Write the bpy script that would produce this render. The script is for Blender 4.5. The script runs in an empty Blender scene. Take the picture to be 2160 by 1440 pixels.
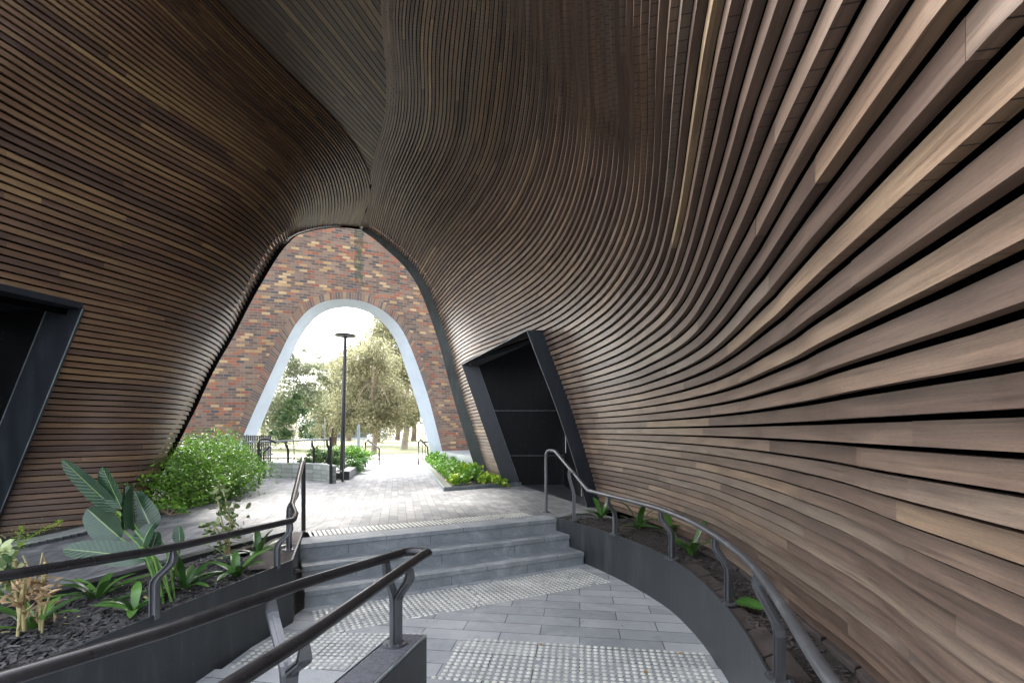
import bpy, bmesh, math, random
import numpy as np
from mathutils import Vector, Matrix
from mathutils.geometry import delaunay_2d_cdt
R = math.radians
scene = bpy.context.scene
COL = scene.collection

# ------------------------------------------------------------------ camera, world, sun, exposure
CAMZ = 1.6
FX = 1020.0          # focal length in photo pixels (2160 wide), 17 mm on a 36 mm sensor
HOR = 908.0          # photo row of the horizon
cd = bpy.data.cameras.new('camera'); cam = bpy.data.objects.new('camera', cd); COL.objects.link(cam)
cam.location = (0, 0, CAMZ); cam.rotation_euler = (R(90), 0, 0)
cd.lens = 17.0; cd.sensor_width = 36.0; cd.shift_y = (HOR-720)/2160.0
cd.clip_start = 0.05; cd.clip_end = 2000
scene.camera = cam
SUN_EL, SUN_AZ = 48, -30      # azimuth measured from +Y (into the picture) towards +X
w = bpy.data.worlds.new('World'); scene.world = w; w.use_nodes = True
nt = w.node_tree; bg = nt.nodes['Background']
sky = nt.nodes.new('ShaderNodeTexSky'); sky.sky_type = 'NISHITA'; sky.sun_disc = False
sky.sun_elevation = R(SUN_EL); sky.sun_rotation = R(SUN_AZ)
sky.air_density = 1.0; sky.dust_density = 4.0; sky.ozone_density = 1.0
hs = nt.nodes.new('ShaderNodeHueSaturation'); hs.inputs['Saturation'].default_value = .38
nt.links.new(sky.outputs[0], hs.inputs['Color']); nt.links.new(hs.outputs[0], bg.inputs[0]); bg.inputs[1].default_value = 0.15
sd = bpy.data.lights.new('sun', 'SUN'); so = bpy.data.objects.new('sun', sd); COL.objects.link(so)
sd.energy = 1.0; sd.angle = R(10); sd.color = (1.0, .96, .9)
sv = Vector((math.sin(R(SUN_AZ))*math.cos(R(SUN_EL)), math.cos(R(SUN_AZ))*math.cos(R(SUN_EL)), math.sin(R(SUN_EL))))
so.rotation_euler = sv.to_track_quat('Z', 'Y').to_euler()
scene.view_settings.view_transform = 'Standard'; scene.view_settings.look = 'None'
scene.view_settings.exposure = 3.2; scene.view_settings.gamma = 1.0
scene.cycles.max_bounces = 10; scene.cycles.diffuse_bounces = 6
scene.cycles.use_denoising = True

# ------------------------------------------------------------------ helpers
def P(x, y, z):
    """where the sight line through photo point (x, y) meets the level z"""
    D = FX*(CAMZ-z)/(y-HOR); return Vector(((x-1080)*D/FX, D, z))
def PD(x, y, D):
    return Vector(((x-1080)*D/FX, D, CAMZ-(y-HOR)*D/FX))

def tag(o, label=None, cat=None, group=None, kind=None):
    if label: o['label'] = label
    if cat: o['category'] = cat
    if group: o['group'] = group
    if kind: o['kind'] = kind
    return o

def thing(name, loc, label, cat, group=None):
    o = bpy.data.objects.new(name, None); COL.objects.link(o); o.location = loc
    o.empty_display_size = .1
    return tag(o, label, cat, group)

class MB:
    def __init__(s): s.v = []; s.f = []; s.uv = []; s.t = []; s.tint = 0.5
    def add(s, verts, faces, uvs=None, tint=None):
        b = len(s.v); s.v += [tuple(p) for p in verts]
        t = s.tint if tint is None else tint
        for i, f in enumerate(faces):
            s.f.append([b+j for j in f]); s.uv.append(uvs[i] if uvs else None); s.t.append(t)
    def quad(s, a, b, c, d, uv=None, tint=None): s.add([a, b, c, d], [(0, 1, 2, 3)], [uv] if uv else None, tint)
    def box(s, x0, x1, y0, y1, z0, z1, tint=None):
        v = [(x, y, z) for z in (z0, z1) for (x, y) in ((x0, y0), (x1, y0), (x1, y1), (x0, y1))]
        s.add(v, [(3, 2, 1, 0), (4, 5, 6, 7), (0, 1, 5, 4), (1, 2, 6, 5), (2, 3, 7, 6), (3, 0, 4, 7)], None, tint)
    def obox(s, c, ax, ay, az, tint=None):
        c, ax, ay, az = map(Vector, (c, ax, ay, az))
        v = [c+sx*ax+sy*ay+sz*az for sz in (-1, 1) for sx, sy in ((-1, -1), (1, -1), (1, 1), (-1, 1))]
        s.add(v, [(3, 2, 1, 0), (4, 5, 6, 7), (0, 1, 5, 4), (1, 2, 6, 5), (2, 3, 7, 6), (3, 0, 4, 7)], None, tint)
    def prism(s, pts, ext, tint=None):
        n = len(pts); e = Vector(ext); v = [Vector(p) for p in pts]+[Vector(p)+e for p in pts]
        s.add(v, [tuple(range(n))[::-1], tuple(range(n, 2*n))]+[(i, (i+1) % n, n+(i+1) % n, n+i) for i in range(n)], None, tint)
    def sweep(s, path, prof, hint=(0, 0, 1), scale=None, closed_prof=True, tint=None):
        path = [Vector(p) for p in path]; n = len(path); m = len(prof); V = []; L = 0; Ls = []
        for i, p in enumerate(path):
            a = path[max(0, i-1)]; b = path[min(n-1, i+1)]; t = (b-a).normalized()
            h = Vector(hint)
            if abs(t.dot(h)) > .995: h = Vector((0, 1, 0)) if abs(t.y) < .9 else Vector((1, 0, 0))
            sd_ = t.cross(h).normalized(); up = sd_.cross(t).normalized()
            k = scale[i] if scale else 1.0
            # widen at mitred corners
            if 0 < i < n-1:
                c = (path[i]-path[i-1]).normalized().dot((path[i+1]-path[i]).normalized())
                wd = 1/max(.6, math.sqrt(max(0, (1+c)/2)))
            else: wd = 1
            V += [p+sd_*(u*k*wd)+up*(v*k) for u, v in prof]
            if i: L += (p-path[i-1]).length
            Ls.append(L)
        F = []; U = []
        for i in range(n-1):
            for j in range(m if closed_prof else m-1):
                j2 = (j+1) % m
                F.append((i*m+j, i*m+j2, (i+1)*m+j2, (i+1)*m+j))
                U.append([(Ls[i], j*.05), (Ls[i], j*.05+.05), (Ls[i+1], j*.05+.05), (Ls[i+1], j*.05)])
        if closed_prof:
            F.append(tuple(range(m))[::-1]); U.append([(0, 0)]*m)
            F.append(tuple((n-1)*m+j for j in range(m))); U.append([(0, 0)]*m)
        s.add(V, F, U, tint)
    def tube(s, path, r, n=12, scale=None, tint=None):
        s.sweep(path, [(r*math.cos(2*math.pi*i/n), r*math.sin(2*math.pi*i/n)) for i in range(n)], scale=scale, tint=tint)
    def cyl(s, base, r, h, n=20, r2=None, tint=None):
        b = Vector(base); r2 = r if r2 is None else r2
        v = [b+Vector((r*math.cos(2*math.pi*i/n), r*math.sin(2*math.pi*i/n), 0)) for i in range(n)]
        v += [b+Vector((r2*math.cos(2*math.pi*i/n), r2*math.sin(2*math.pi*i/n), h)) for i in range(n)]
        s.add(v, [tuple(range(n))[::-1], tuple(range(n, 2*n))]+[(i, (i+1) % n, n+(i+1) % n, n+i) for i in range(n)], None, tint)
    def build(s, name, mat, parent=None, smooth=False, bevel=0, flatz=False):
        off = Vector(parent.matrix_world.translation) if parent else Vector((0, 0, 0))
        if parent:
            q = parent; off = Vector((0, 0, 0))
            while q: off += q.location; q = q.parent
        me = bpy.data.meshes.new(name)
        me.from_pydata([(x-off.x, y-off.y, z-off.z) for x, y, z in s.v], [], s.f)
        uvl = me.uv_layers.new(name='UVMap')
        flat = []
        for f, u in zip(s.f, s.uv):
            for i in range(len(f)): flat += (u[i] if u else (0, 0))
        uvl.data.foreach_set('uv', flat)
        at = me.attributes.new('tint', 'FLOAT', 'FACE'); at.data.foreach_set('value', s.t)
        if smooth:
            me.polygons.foreach_set('use_smooth', [True]*len(me.polygons))
        me.materials.append(mat); me.update()
        o = bpy.data.objects.new(name, me); COL.objects.link(o)
        if parent: o.parent = parent
        if smooth and bevel == 0:
            md = o.modifiers.new('split', 'EDGE_SPLIT'); md.split_angle = R(40)
        if bevel:
            md = o.modifiers.new('bevel', 'BEVEL'); md.width = bevel; md.segments = 2; md.limit_method = 'ANGLE'
        return o

def tri_poly(mb, pts, z, hole=None):
    vs = [Vector((p[0], p[1])) for p in pts]; n = len(vs)
    out = delaunay_2d_cdt(vs, [], [list(range(n))], 1, 1e-5)
    ov, _, of = out[0], out[1], out[2]
    zf = z if callable(z) else (lambda x, y: z)
    F = []
    for f in of:
        a, b, c = [ov[i] for i in f[:3]]
        F.append(tuple(f) if (b-a).cross(c-a) > 0 else tuple(f[::-1]))
    mb.add([(p.x, p.y, zf(p.x, p.y)) for p in ov], F)

# ------------------------------------------------------------------ materials
MATS = {}
def newmat(name):
    m = bpy.data.materials.new(name); m.use_nodes = True; MATS[name] = m
    return m, m.node_tree, m.node_tree.nodes['Principled BSDF']
def N(nt, t, **kw):
    n = nt.nodes.new(t)
    for k, v in kw.items():
        if k in n.inputs: n.inputs[k].default_value = v
        else: setattr(n, k, v)
    return n
def ramp(nt, stops, interp='LINEAR'):
    r = nt.nodes.new('ShaderNodeValToRGB'); r.color_ramp.interpolation = interp; e = r.color_ramp.elements
    while len(e) > 1: e.remove(e[-1])
    e[0].position = stops[0][0]; e[0].color = (*stops[0][1], 1)
    for p, c in stops[1:]:
        q = e.new(p); q.color = (*c, 1)
    return r
def mixc(nt, fac, a, b, mode='MIX'):
    m = nt.nodes.new('ShaderNodeMix'); m.data_type = 'RGBA'; m.blend_type = mode
    for i, v in ((0, fac), (6, a), (7, b)):
        if hasattr(v, 'links') or hasattr(v, 'is_linked'): nt.links.new(v, m.inputs[i])
        elif i == 0: m.inputs[0].default_value = v
        else: m.inputs[i].default_value = (*v, 1)
    return m.outputs[2]
def math_(nt, op, a, b=None, c=None):
    m = nt.nodes.new('ShaderNodeMath'); m.operation = op
    for i, v in enumerate((a, b, c)):
        if v is None: continue
        if hasattr(v, 'is_linked'): nt.links.new(v, m.inputs[i])
        else: m.inputs[i].default_value = v
    return m.outputs[0]
def bump(nt, bs, h, strength=.3, dist=.01):
    b = nt.nodes.new('ShaderNodeBump'); b.inputs['Strength'].default_value = strength; b.inputs['Distance'].default_value = dist
    nt.links.new(h, b.inputs['Height']); nt.links.new(b.outputs[0], bs.inputs['Normal'])

def simple(name, col, rough=.6, metal=0, var=.25, scale=6, spec=.5, bumpy=0, var2=None):
    m, nt, bs = newmat(name)
    tc = N(nt, 'ShaderNodeTexCoord'); no = N(nt, 'ShaderNodeTexNoise', Scale=scale, Detail=6.0, Roughness=.65)
    nt.links.new(tc.outputs['Object'], no.inputs['Vector'])
    d = tuple(c*(1-var) for c in col); l = tuple(min(1, c*(1+var)) for c in (var2 or col))
    r = ramp(nt, [(.3, d), (.7, l)]); nt.links.new(no.outputs[0], r.inputs[0])
    nt.links.new(r.outputs[0], bs.inputs['Base Color'])
    bs.inputs['Roughness'].default_value = rough; bs.inputs['Metallic'].default_value = metal
    bs.inputs['Specular IOR Level'].default_value = spec
    if bumpy: bump(nt, bs, no.outputs[0], bumpy, .02)
    return m

def wood(name, stops, kerf=True, rough=.5, under_dark=.6):
    m, nt, bs = newmat(name)
    uv = N(nt, 'ShaderNodeUVMap'); at = N(nt, 'ShaderNodeAttribute', attribute_name='tint')
    base = ramp(nt, stops); nt.links.new(at.outputs['Fac'], base.inputs[0])
    mp = N(nt, 'ShaderNodeMapping'); mp.inputs['Scale'].default_value = (2.6, 95, 1); nt.links.new(uv.outputs[0], mp.inputs[0])
    cmb = N(nt, 'ShaderNodeCombineXYZ'); nt.links.new(math_(nt, 'MULTIPLY', at.outputs['Fac'], 37.0), cmb.inputs[2])
    va = N(nt, 'ShaderNodeVectorMath', operation='ADD'); nt.links.new(mp.outputs[0], va.inputs[0]); nt.links.new(cmb.outputs[0], va.inputs[1])
    no = N(nt, 'ShaderNodeTexNoise', Scale=1.0, Detail=8.0, Roughness=.7, Distortion=.6); nt.links.new(va.outputs[0], no.inputs['Vector'])
    gr = ramp(nt, [(.30, (.45, .43, .41)), (.46, (.9, .89, .88)), (.56, (1.05, 1.05, 1.03)), (.72, (1.45, 1.4, 1.3))]); nt.links.new(no.outputs[0], gr.inputs[0])
    c = mixc(nt, 1.0, base.outputs[0], gr.outputs[0], 'MULTIPLY')
    # broad blotches along a board
    mp2 = N(nt, 'ShaderNodeMapping'); mp2.inputs['Scale'].default_value = (1.3, 9, 1); nt.links.new(uv.outputs[0], mp2.inputs[0])
    va2 = N(nt, 'ShaderNodeVectorMath', operation='ADD'); nt.links.new(mp2.outputs[0], va2.inputs[0]); nt.links.new(cmb.outputs[0], va2.inputs[1])
    n2 = N(nt, 'ShaderNodeTexNoise', Scale=1.0, Detail=4.0, Distortion=1.0); nt.links.new(va2.outputs[0], n2.inputs['Vector'])
    g2 = ramp(nt, [(.35, (.78, .74, .74)), (.65, (1.18, 1.16, 1.1))]); nt.links.new(n2.outputs[0], g2.inputs[0])
    c = mixc(nt, 1.0, c, g2.outputs[0], 'MULTIPLY')
    # fine cross-grain flecks
    mp3 = N(nt, 'ShaderNodeMapping'); mp3.inputs['Scale'].default_value = (60, 500, 1); nt.links.new(uv.outputs[0], mp3.inputs[0])
    n3 = N(nt, 'ShaderNodeTexNoise', Scale=1.0, Detail=2.0); nt.links.new(mp3.outputs[0], n3.inputs['Vector'])
    g3 = ramp(nt, [(.35, (.8, .8, .8)), (.6, (1.08, 1.08, 1.08))]); nt.links.new(n3.outputs[0], g3.inputs[0])
    c = mixc(nt, .7, c, mixc(nt, 1.0, c, g3.outputs[0], 'MULTIPLY'))
    if kerf:   # saw kerfs across the undersides of the bent boards
        sp = N(nt, 'ShaderNodeSeparateXYZ'); nt.links.new(uv.outputs[0], sp.inputs[0])
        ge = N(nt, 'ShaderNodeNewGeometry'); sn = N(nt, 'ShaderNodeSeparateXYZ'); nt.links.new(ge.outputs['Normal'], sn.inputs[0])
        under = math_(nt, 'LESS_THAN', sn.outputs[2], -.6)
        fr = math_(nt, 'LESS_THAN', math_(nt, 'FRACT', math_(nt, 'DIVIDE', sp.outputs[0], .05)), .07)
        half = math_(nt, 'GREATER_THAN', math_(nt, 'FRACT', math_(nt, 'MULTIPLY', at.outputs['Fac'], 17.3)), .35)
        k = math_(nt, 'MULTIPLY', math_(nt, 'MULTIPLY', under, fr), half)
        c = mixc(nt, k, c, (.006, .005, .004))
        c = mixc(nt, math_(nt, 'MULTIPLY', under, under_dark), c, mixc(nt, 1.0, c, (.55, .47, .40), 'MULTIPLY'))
    nt.links.new(c, bs.inputs['Base Color'])
    rr = N(nt, 'ShaderNodeMapRange'); rr.inputs['To Min'].default_value = rough-.1; rr.inputs['To Max'].default_value = rough+.15
    nt.links.new(no.outputs[0], rr.inputs[0]); nt.links.new(rr.outputs[0], bs.inputs['Roughness'])
    bs.inputs['Specular IOR Level'].default_value = .5
    bump(nt, bs, no.outputs[0], .15, .003)
    return m

M = {}
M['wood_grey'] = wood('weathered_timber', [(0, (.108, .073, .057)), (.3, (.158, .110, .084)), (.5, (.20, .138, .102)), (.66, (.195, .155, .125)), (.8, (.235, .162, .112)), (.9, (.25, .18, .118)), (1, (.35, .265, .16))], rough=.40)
M['wood_warm'] = wood('sheltered_dimmed_timber', [(0, (.062, .038, .028)), (.3, (.088, .053, .037)), (.5, (.115, .064, .038)), (.72, (.120, .075, .045)), (.87, (.155, .096, .050)), (1, (.21, .14, .068))], rough=.42, under_dark=0.0)  # less weathered, redder boards, with the left side's weaker light darkened into the colour
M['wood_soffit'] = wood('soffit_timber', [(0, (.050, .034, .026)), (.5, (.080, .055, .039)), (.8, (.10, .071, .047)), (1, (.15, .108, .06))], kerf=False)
M['black'] = simple('black_backing', (.002, .002, .002), .95, spec=.02)

def steel(name, col, rough=.42, metal=.35, streak=True):
    m, nt, bs = newmat(name)
    tc = N(nt, 'ShaderNodeTexCoord'); mp = N(nt, 'ShaderNodeMapping'); mp.inputs['Scale'].default_value = (7, 7, 1.2)
    nt.links.new(tc.outputs['Object'], mp.inputs[0])
    a = N(nt, 'ShaderNodeTexNoise', Scale=1.0, Detail=7.0, Roughness=.7); nt.links.new(mp.outputs[0], a.inputs['Vector'])
    b = N(nt, 'ShaderNodeTexNoise', Scale=55.0, Detail=3.0); nt.links.new(tc.outputs['Object'], b.inputs['Vector'])
    r = ramp(nt, [(.3, tuple(c*.7 for c in col)), (.55, col), (.75, tuple(c*1.6+.004 for c in col))]); nt.links.new(a.outputs[0], r.inputs[0])
    r2 = ramp(nt, [(.68, (0, 0, 0)), (.74, (1, 1, 1))]); nt.links.new(b.outputs[0], r2.inputs[0])
    c = mixc(nt, math_(nt, 'MULTIPLY', r2.outputs[0], .25), r.outputs[0], (.25, .25, .25))
    nt.links.new(c, bs.inputs['Base Color'])
    rr = N(nt, 'ShaderNodeMapRange'); rr.inputs['To Min'].default_value = rough-.12; rr.inputs['To Max'].default_value = rough+.2
    nt.links.new(a.outputs[0], rr.inputs[0]); nt.links.new(rr.outputs[0], bs.inputs['Roughness'])
    bs.inputs['Metallic'].default_value = metal
    return m
M['steel_dark'] = steel('dark_weathered_steel', (.052, .056, .06), .36)
M['steel_door'] = steel('blue_black_steel', (.016, .02, .026), .4, .3)
M['panel'] = steel('black_panel', (.003, .0033, .004), .5, 0)
M['panel'].node_tree.nodes['Principled BSDF'].inputs['Specular IOR Level'].default_value = .12
M['rail'] = steel('handrail_paint', (.042, .04, .042), .27, .6)
M['rail_grey'] = steel('handrail_galvanised', (.15, .155, .165), .4, .7)
M['galv'] = steel('galvanised_steel', (.30, .34, .36), .35, .75)
M['reveal'] = simple('pale_blue_render', (.42, .47, .52), .6, var=.07, scale=2.5)
M['portal'] = steel('grey_portal_steel', (.085, .095, .095), .5, .3)

def bricks(name, bw, bh, mortar, stops, mcol, rot=0, uvmap=False, rough=.8, off=.5, bumpd=.006, scale=1, stain=None, grain=120, mossy=0):
    m, nt, bs = newmat(name)
    if uvmap: src = N(nt, 'ShaderNodeUVMap').outputs[0]
    else: src = N(nt, 'ShaderNodeTexCoord').outputs['Object']
    mp = N(nt, 'ShaderNodeMapping'); mp.inputs['Rotation'].default_value = (0, 0, R(rot)); nt.links.new(src, mp.inputs[0])
    # gentle waviness so the courses are not ruler-straight
    nz = N(nt, 'ShaderNodeTexNoise', Scale=1.7, Detail=3.0); nt.links.new(src, nz.inputs['Vector'])
    vs = N(nt, 'ShaderNodeVectorMath', operation='SCALE'); nt.links.new(nz.outputs['Color'], vs.inputs[0]); vs.inputs['Scale'].default_value = mortar*.9
    va = N(nt, 'ShaderNodeVectorMath', operation='ADD'); nt.links.new(mp.outputs[0], va.inputs[0]); nt.links.new(vs.outputs[0], va.inputs[1])
    br = N(nt, 'ShaderNodeTexBrick'); nt.links.new(va.outputs[0], br.inputs['Vector'])
    br.offset = off; br.inputs['Scale'].default_value = 1.0
    br.inputs['Brick Width'].default_value = bw; br.inputs['Row Height'].default_value = bh; br.inputs['Mortar Size'].default_value = mortar
    br.inputs['Mortar Smooth'].default_value = .25; br.inputs['Bias'].default_value = 0
    br.inputs['Color1'].default_value = (0, 0, 0, 1); br.inputs['Color2'].default_value = (1, 1, 1, 1); br.inputs['Mortar'].default_value = (.5, .5, .5, 1)
    rc = ramp(nt, stops, 'CONSTANT' if len(stops) > 5 else 'LINEAR'); nt.links.new(br.outputs['Color'], rc.inputs[0])
    n1 = N(nt, 'ShaderNodeTexNoise', Scale=float(grain), Detail=5.0, Roughness=.7); nt.links.new(src, n1.inputs['Vector'])
    g1 = ramp(nt, [(.3, (.72, .72, .72)), (.7, (1.22, 1.22, 1.22))]); nt.links.new(n1.outputs[0], g1.inputs[0])
    c = mixc(nt, 1.0, rc.outputs[0], g1.outputs[0], 'MULTIPLY')
    c = mixc(nt, br.outputs['Fac'], c, mcol)
    n2 = N(nt, 'ShaderNodeTexNoise', Scale=.9, Detail=6.0, Roughness=.65); nt.links.new(src, n2.inputs['Vector'])
    g2 = ramp(nt, [(.33, (.74, .75, .77)), (.66, (1.12, 1.11, 1.09))]); nt.links.new(n2.outputs[0], g2.inputs[0])
    c = mixc(nt, 1.0, c, g2.outputs[0], 'MULTIPLY')
    if stain: c = stain(nt, src, c)
    nt.links.new(c, bs.inputs['Base Color']); bs.inputs['Roughness'].default_value = rough
    h = math_(nt, 'SUBTRACT', math_(nt, 'MULTIPLY', n1.outputs[0], .3), br.outputs['Fac'])
    bump(nt, bs, h, .6, bumpd)
    return m

def scuffs(nt, src, c):
    nz = N(nt, 'ShaderNodeTexNoise', Scale=1.6, Detail=9.0, Roughness=.75, Distortion=.8); nt.links.new(src, nz.inputs['Vector'])
    r = ramp(nt, [(.50, (0, 0, 0)), (.68, (1, 1, 1))]); nt.links.new(nz.outputs[0], r.inputs[0])
    c = mixc(nt, math_(nt, 'MULTIPLY', r.outputs[0], .45), c, (.46, .46, .45))
    n2 = N(nt, 'ShaderNodeTexNoise', Scale=5.0, Detail=8.0, Roughness=.8); nt.links.new(src, n2.inputs['Vector'])
    r2 = ramp(nt, [(.55, (0, 0, 0)), (.66, (1, 1, 1))]); nt.links.new(n2.outputs[0], r2.inputs[0])
    return mixc(nt, math_(nt, 'MULTIPLY', r2.outputs[0], .35), c, (.13, .12, .11))
def moss_streak(nt, src, c):
    sp = N(nt, 'ShaderNodeSeparateXYZ'); nt.links.new(src, sp.inputs[0])
    nz = N(nt, 'ShaderNodeTexNoise', Scale=2.2, Detail=7.0, Roughness=.75); nt.links.new(src, nz.inputs['Vector'])
    dx = math_(nt, 'ABSOLUTE', math_(nt, 'SUBTRACT', sp.outputs[0], MOSS_S))
    lim = math_(nt, 'MULTIPLY', nz.outputs[0], .34)
    mk = math_(nt, 'LESS_THAN', dx, math_(nt, 'SUBTRACT', lim, .03))
    up = math_(nt, 'GREATER_THAN', sp.outputs[1], 6.5)
    nz2 = N(nt, 'ShaderNodeTexNoise', Scale=7.0, Detail=5.0, Roughness=.7); nt.links.new(src, nz2.inputs['Vector'])
    sp2 = ramp(nt, [(.4, (0, 0, 0)), (.55, (1, 1, 1))]); nt.links.new(nz2.outputs[0], sp2.inputs[0])
    f = math_(nt, 'MULTIPLY', math_(nt, 'MULTIPLY', mk, up), math_(nt, 'MULTIPLY', sp2.outputs[0], .85))
    return mixc(nt, f, c, (.035, .045, .018))
BR = [(0, (.12, .072, .05)), (.12, (.17, .10, .068)), (.22, (.23, .07, .036)), (.31, (.14, .088, .062)), (.44, (.28, .10, .045)), (.52, (.095, .062, .048)),
      (.60, (.19, .12, .078)), (.72, (.36, .215, .09)), (.79, (.07, .058, .056)), (.84, (.21, .13, .085)), (.955, (.44, .29, .14))]
MOSS_S = 4.75
M['brick'] = bricks('mixed_brickwork', .24, .086, .009, BR, (.19, .155, .12), uvmap=True, stain=moss_streak, grain=60)
M['brick_ring'] = bricks('arch_brickwork', .5, .086, .009, [(0, (.105, .07, .052)), (.2, (.15, .10, .07)), (.35, (.20, .08, .05)), (.45, (.12, .085, .065)), (.6, (.19, .115, .07)), (.75, (.10, .075, .06)), (.9, (.25, .16, .085))], (.20, .17, .145), uvmap=True, off=0, grain=60)
M['pavers'] = bricks('plaza_pavers', .30, .115, .004, [(0, (.10, .105, .11)), (.5, (.145, .148, .15)), (1, (.19, .188, .186))], (.06, .06, .06), rot=-90-13.3, grain=90, bumpd=.003, stain=scuffs)
M['granite'] = bricks('grey_granite_pavers', .62, .19, .004, [(0, (.26, .275, .28)), (.5, (.33, .34, .345)), (1, (.40, .405, .405))], (.06, .062, .064), rot=8, grain=160, bumpd=.003, stain=scuffs)
M['coping'] = bricks('coping_bricks', 5, .105, .006, [(0, (.08, .078, .085)), (1, (.15, .145, .155))], (.03, .03, .03), rot=-12, grain=150)
def stepmat():
    m, nt, bs = newmat('blue_grey_step_stone')
    tc = N(nt, 'ShaderNodeTexCoord')
    a = N(nt, 'ShaderNodeTexNoise', Scale=3.2, Detail=9.0, Roughness=.72, Distortion=.6); nt.links.new(tc.outputs['Object'], a.inputs['Vector'])
    b = N(nt, 'ShaderNodeTexNoise', Scale=180.0, Detail=3.0); nt.links.new(tc.outputs['Object'], b.inputs['Vector'])
    r = ramp(nt, [(.3, (.15, .165, .175)), (.5, (.205, .22, .23)), (.62, (.27, .285, .295)), (.75, (.42, .44, .455))]); nt.links.new(a.outputs[0], r.inputs[0])
    r2 = ramp(nt, [(.3, (.7, .7, .7)), (.7, (1.3, 1.3, 1.3))]); nt.links.new(b.outputs[0], r2.inputs[0])
    uv = N(nt, 'ShaderNodeUVMap'); sp = N(nt, 'ShaderNodeSeparateXYZ'); nt.links.new(uv.outputs[0], sp.inputs[0])
    jt = math_(nt, 'LESS_THAN', math_(nt, 'FRACT', math_(nt, 'DIVIDE', sp.outputs[0], .9)), .006)
    c = mixc(nt, jt, mixc(nt, 1.0, r.outputs[0], r2.outputs[0], 'MULTIPLY'), (.05, .05, .05))
    nt.links.new(c, bs.inputs['Base Color']); bs.inputs['Roughness'].default_value = .7
    bump(nt, bs, b.outputs[0], .3, .003); return m
M['step'] = stepmat()
M['block'] = bricks('mossy_blockwork', .30, .1, .006, [(0, (.16, .175, .15)), (.5, (.24, .255, .225)), (1, (.31, .32, .29))], (.09, .10, .07), uvmap=True, off=0, grain=50)
M['kerb'] = simple('concrete_kerb', (.26, .27, .25), .85, var=.3, scale=5, bumpy=.2)
M['stud'] = simple('pale_tactile_stud', (.47, .47, .41), .4, var=.25, scale=4, var2=(.58, .575, .51))
M['soil'] = simple('dark_bark_mulch', (.035, .028, .024), .95, var=.6, scale=40, bumpy=.9)
M['mulch'] = simple('mulch_chip', (.05, .046, .047), .55, var=.7, scale=25)
M['stone'] = simple('brown_sandstone', (.055, .042, .037), .8, var=.4, scale=8, bumpy=.3)
M['rock'] = simple('grey_rock', (.16, .17, .17), .8, var=.4, scale=9, bumpy=.4)
M['grass'] = simple('lawn', (.10, .13, .04), .95, var=.45, scale=1.3, var2=(.15, .15, .07), bumpy=.6)
M['gravel'] = simple('pale_path', (.28, .26, .21), .95, var=.25, scale=6)
M['trunk_pale'] = simple('pale_gum_bark', (.30, .26, .21), .85, var=.35, scale=3)
M['trunk'] = simple('brown_bark', (.13, .09, .065), .9, var=.4, scale=6)
M['paper'] = simple('white_paper', (.75, .75, .75), .7, var=.05)
M['timber_post'] = simple('brown_timber_post', (.12, .075, .045), .8, var=.3)
M['white'] = simple('white_cladding', (.62, .64, .66), .6, var=.08, scale=1)
M['window'] = simple('dark_glazing', (.10, .12, .14), .2, var=.4, scale=.6)
M['dry'] = simple('dried_leaf', (.30, .20, .10), .8, var=.4, scale=20)
M['cane'] = simple('pale_cane', (.40, .34, .16), .7, var=.3, scale=20)

def leafmat(name, dark, light, rough=.45, trans=.25, sc=3.0):
    m, nt, bs = newmat(name)
    tc = N(nt, 'ShaderNodeTexCoord'); at = N(nt, 'ShaderNodeAttribute', attribute_name='tint')
    a = N(nt, 'ShaderNodeTexNoise', Scale=sc, Detail=4.0); nt.links.new(tc.outputs['Object'], a.inputs['Vector'])
    f = math_(nt, 'ADD', math_(nt, 'MULTIPLY', a.outputs[0], .6), math_(nt, 'MULTIPLY', at.outputs['Fac'], .5))
    r = ramp(nt, [(.3, dark), (.8, light)]); nt.links.new(f, r.inputs[0])
    nt.links.new(r.outputs[0], bs.inputs['Base Color']); bs.inputs['Roughness'].default_value = rough
    tr = N(nt, 'ShaderNodeBsdfTranslucent'); mx = N(nt, 'ShaderNodeMixShader'); mx.inputs[0].default_value = trans
    nt.links.new(r.outputs[0], tr.inputs[0]); out = nt.nodes['Material Output']
    nt.links.new(bs.outputs[0], mx.inputs[1]); nt.links.new(tr.outputs[0], mx.inputs[2]); nt.links.new(mx.outputs[0], out.inputs[0])
    return m
M['leaf_bush'] = leafmat('bright_green_leaf', (.045, .11, .012), (.15, .30, .03))
M['leaf_strap'] = leafmat('strap_leaf', (.03, .085, .02), (.11, .25, .045), .3)
M['leaf_lime'] = leafmat('lime_leaf', (.13, .28, .01), (.36, .48, .03), .5)  # yellow-green leaves by nature
M['leaf_gc'] = leafmat('ground_cover_leaf', (.06, .16, .015), (.17, .34, .035))
M['leaf_dark'] = leafmat('dark_shrub_leaf', (.03, .07, .018), (.13, .21, .06), .4, .35)
M['leaf_gum'] = leafmat('gum_leaf', (.10, .11, .055), (.40, .39, .23), .5, .45, .9)  # colour raised to carry the pale haze of distance
M['leaf_gum_green'] = leafmat('green_gum_leaf', (.12, .15, .08), (.42, .45, .30), .5, .5, .9)
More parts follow.
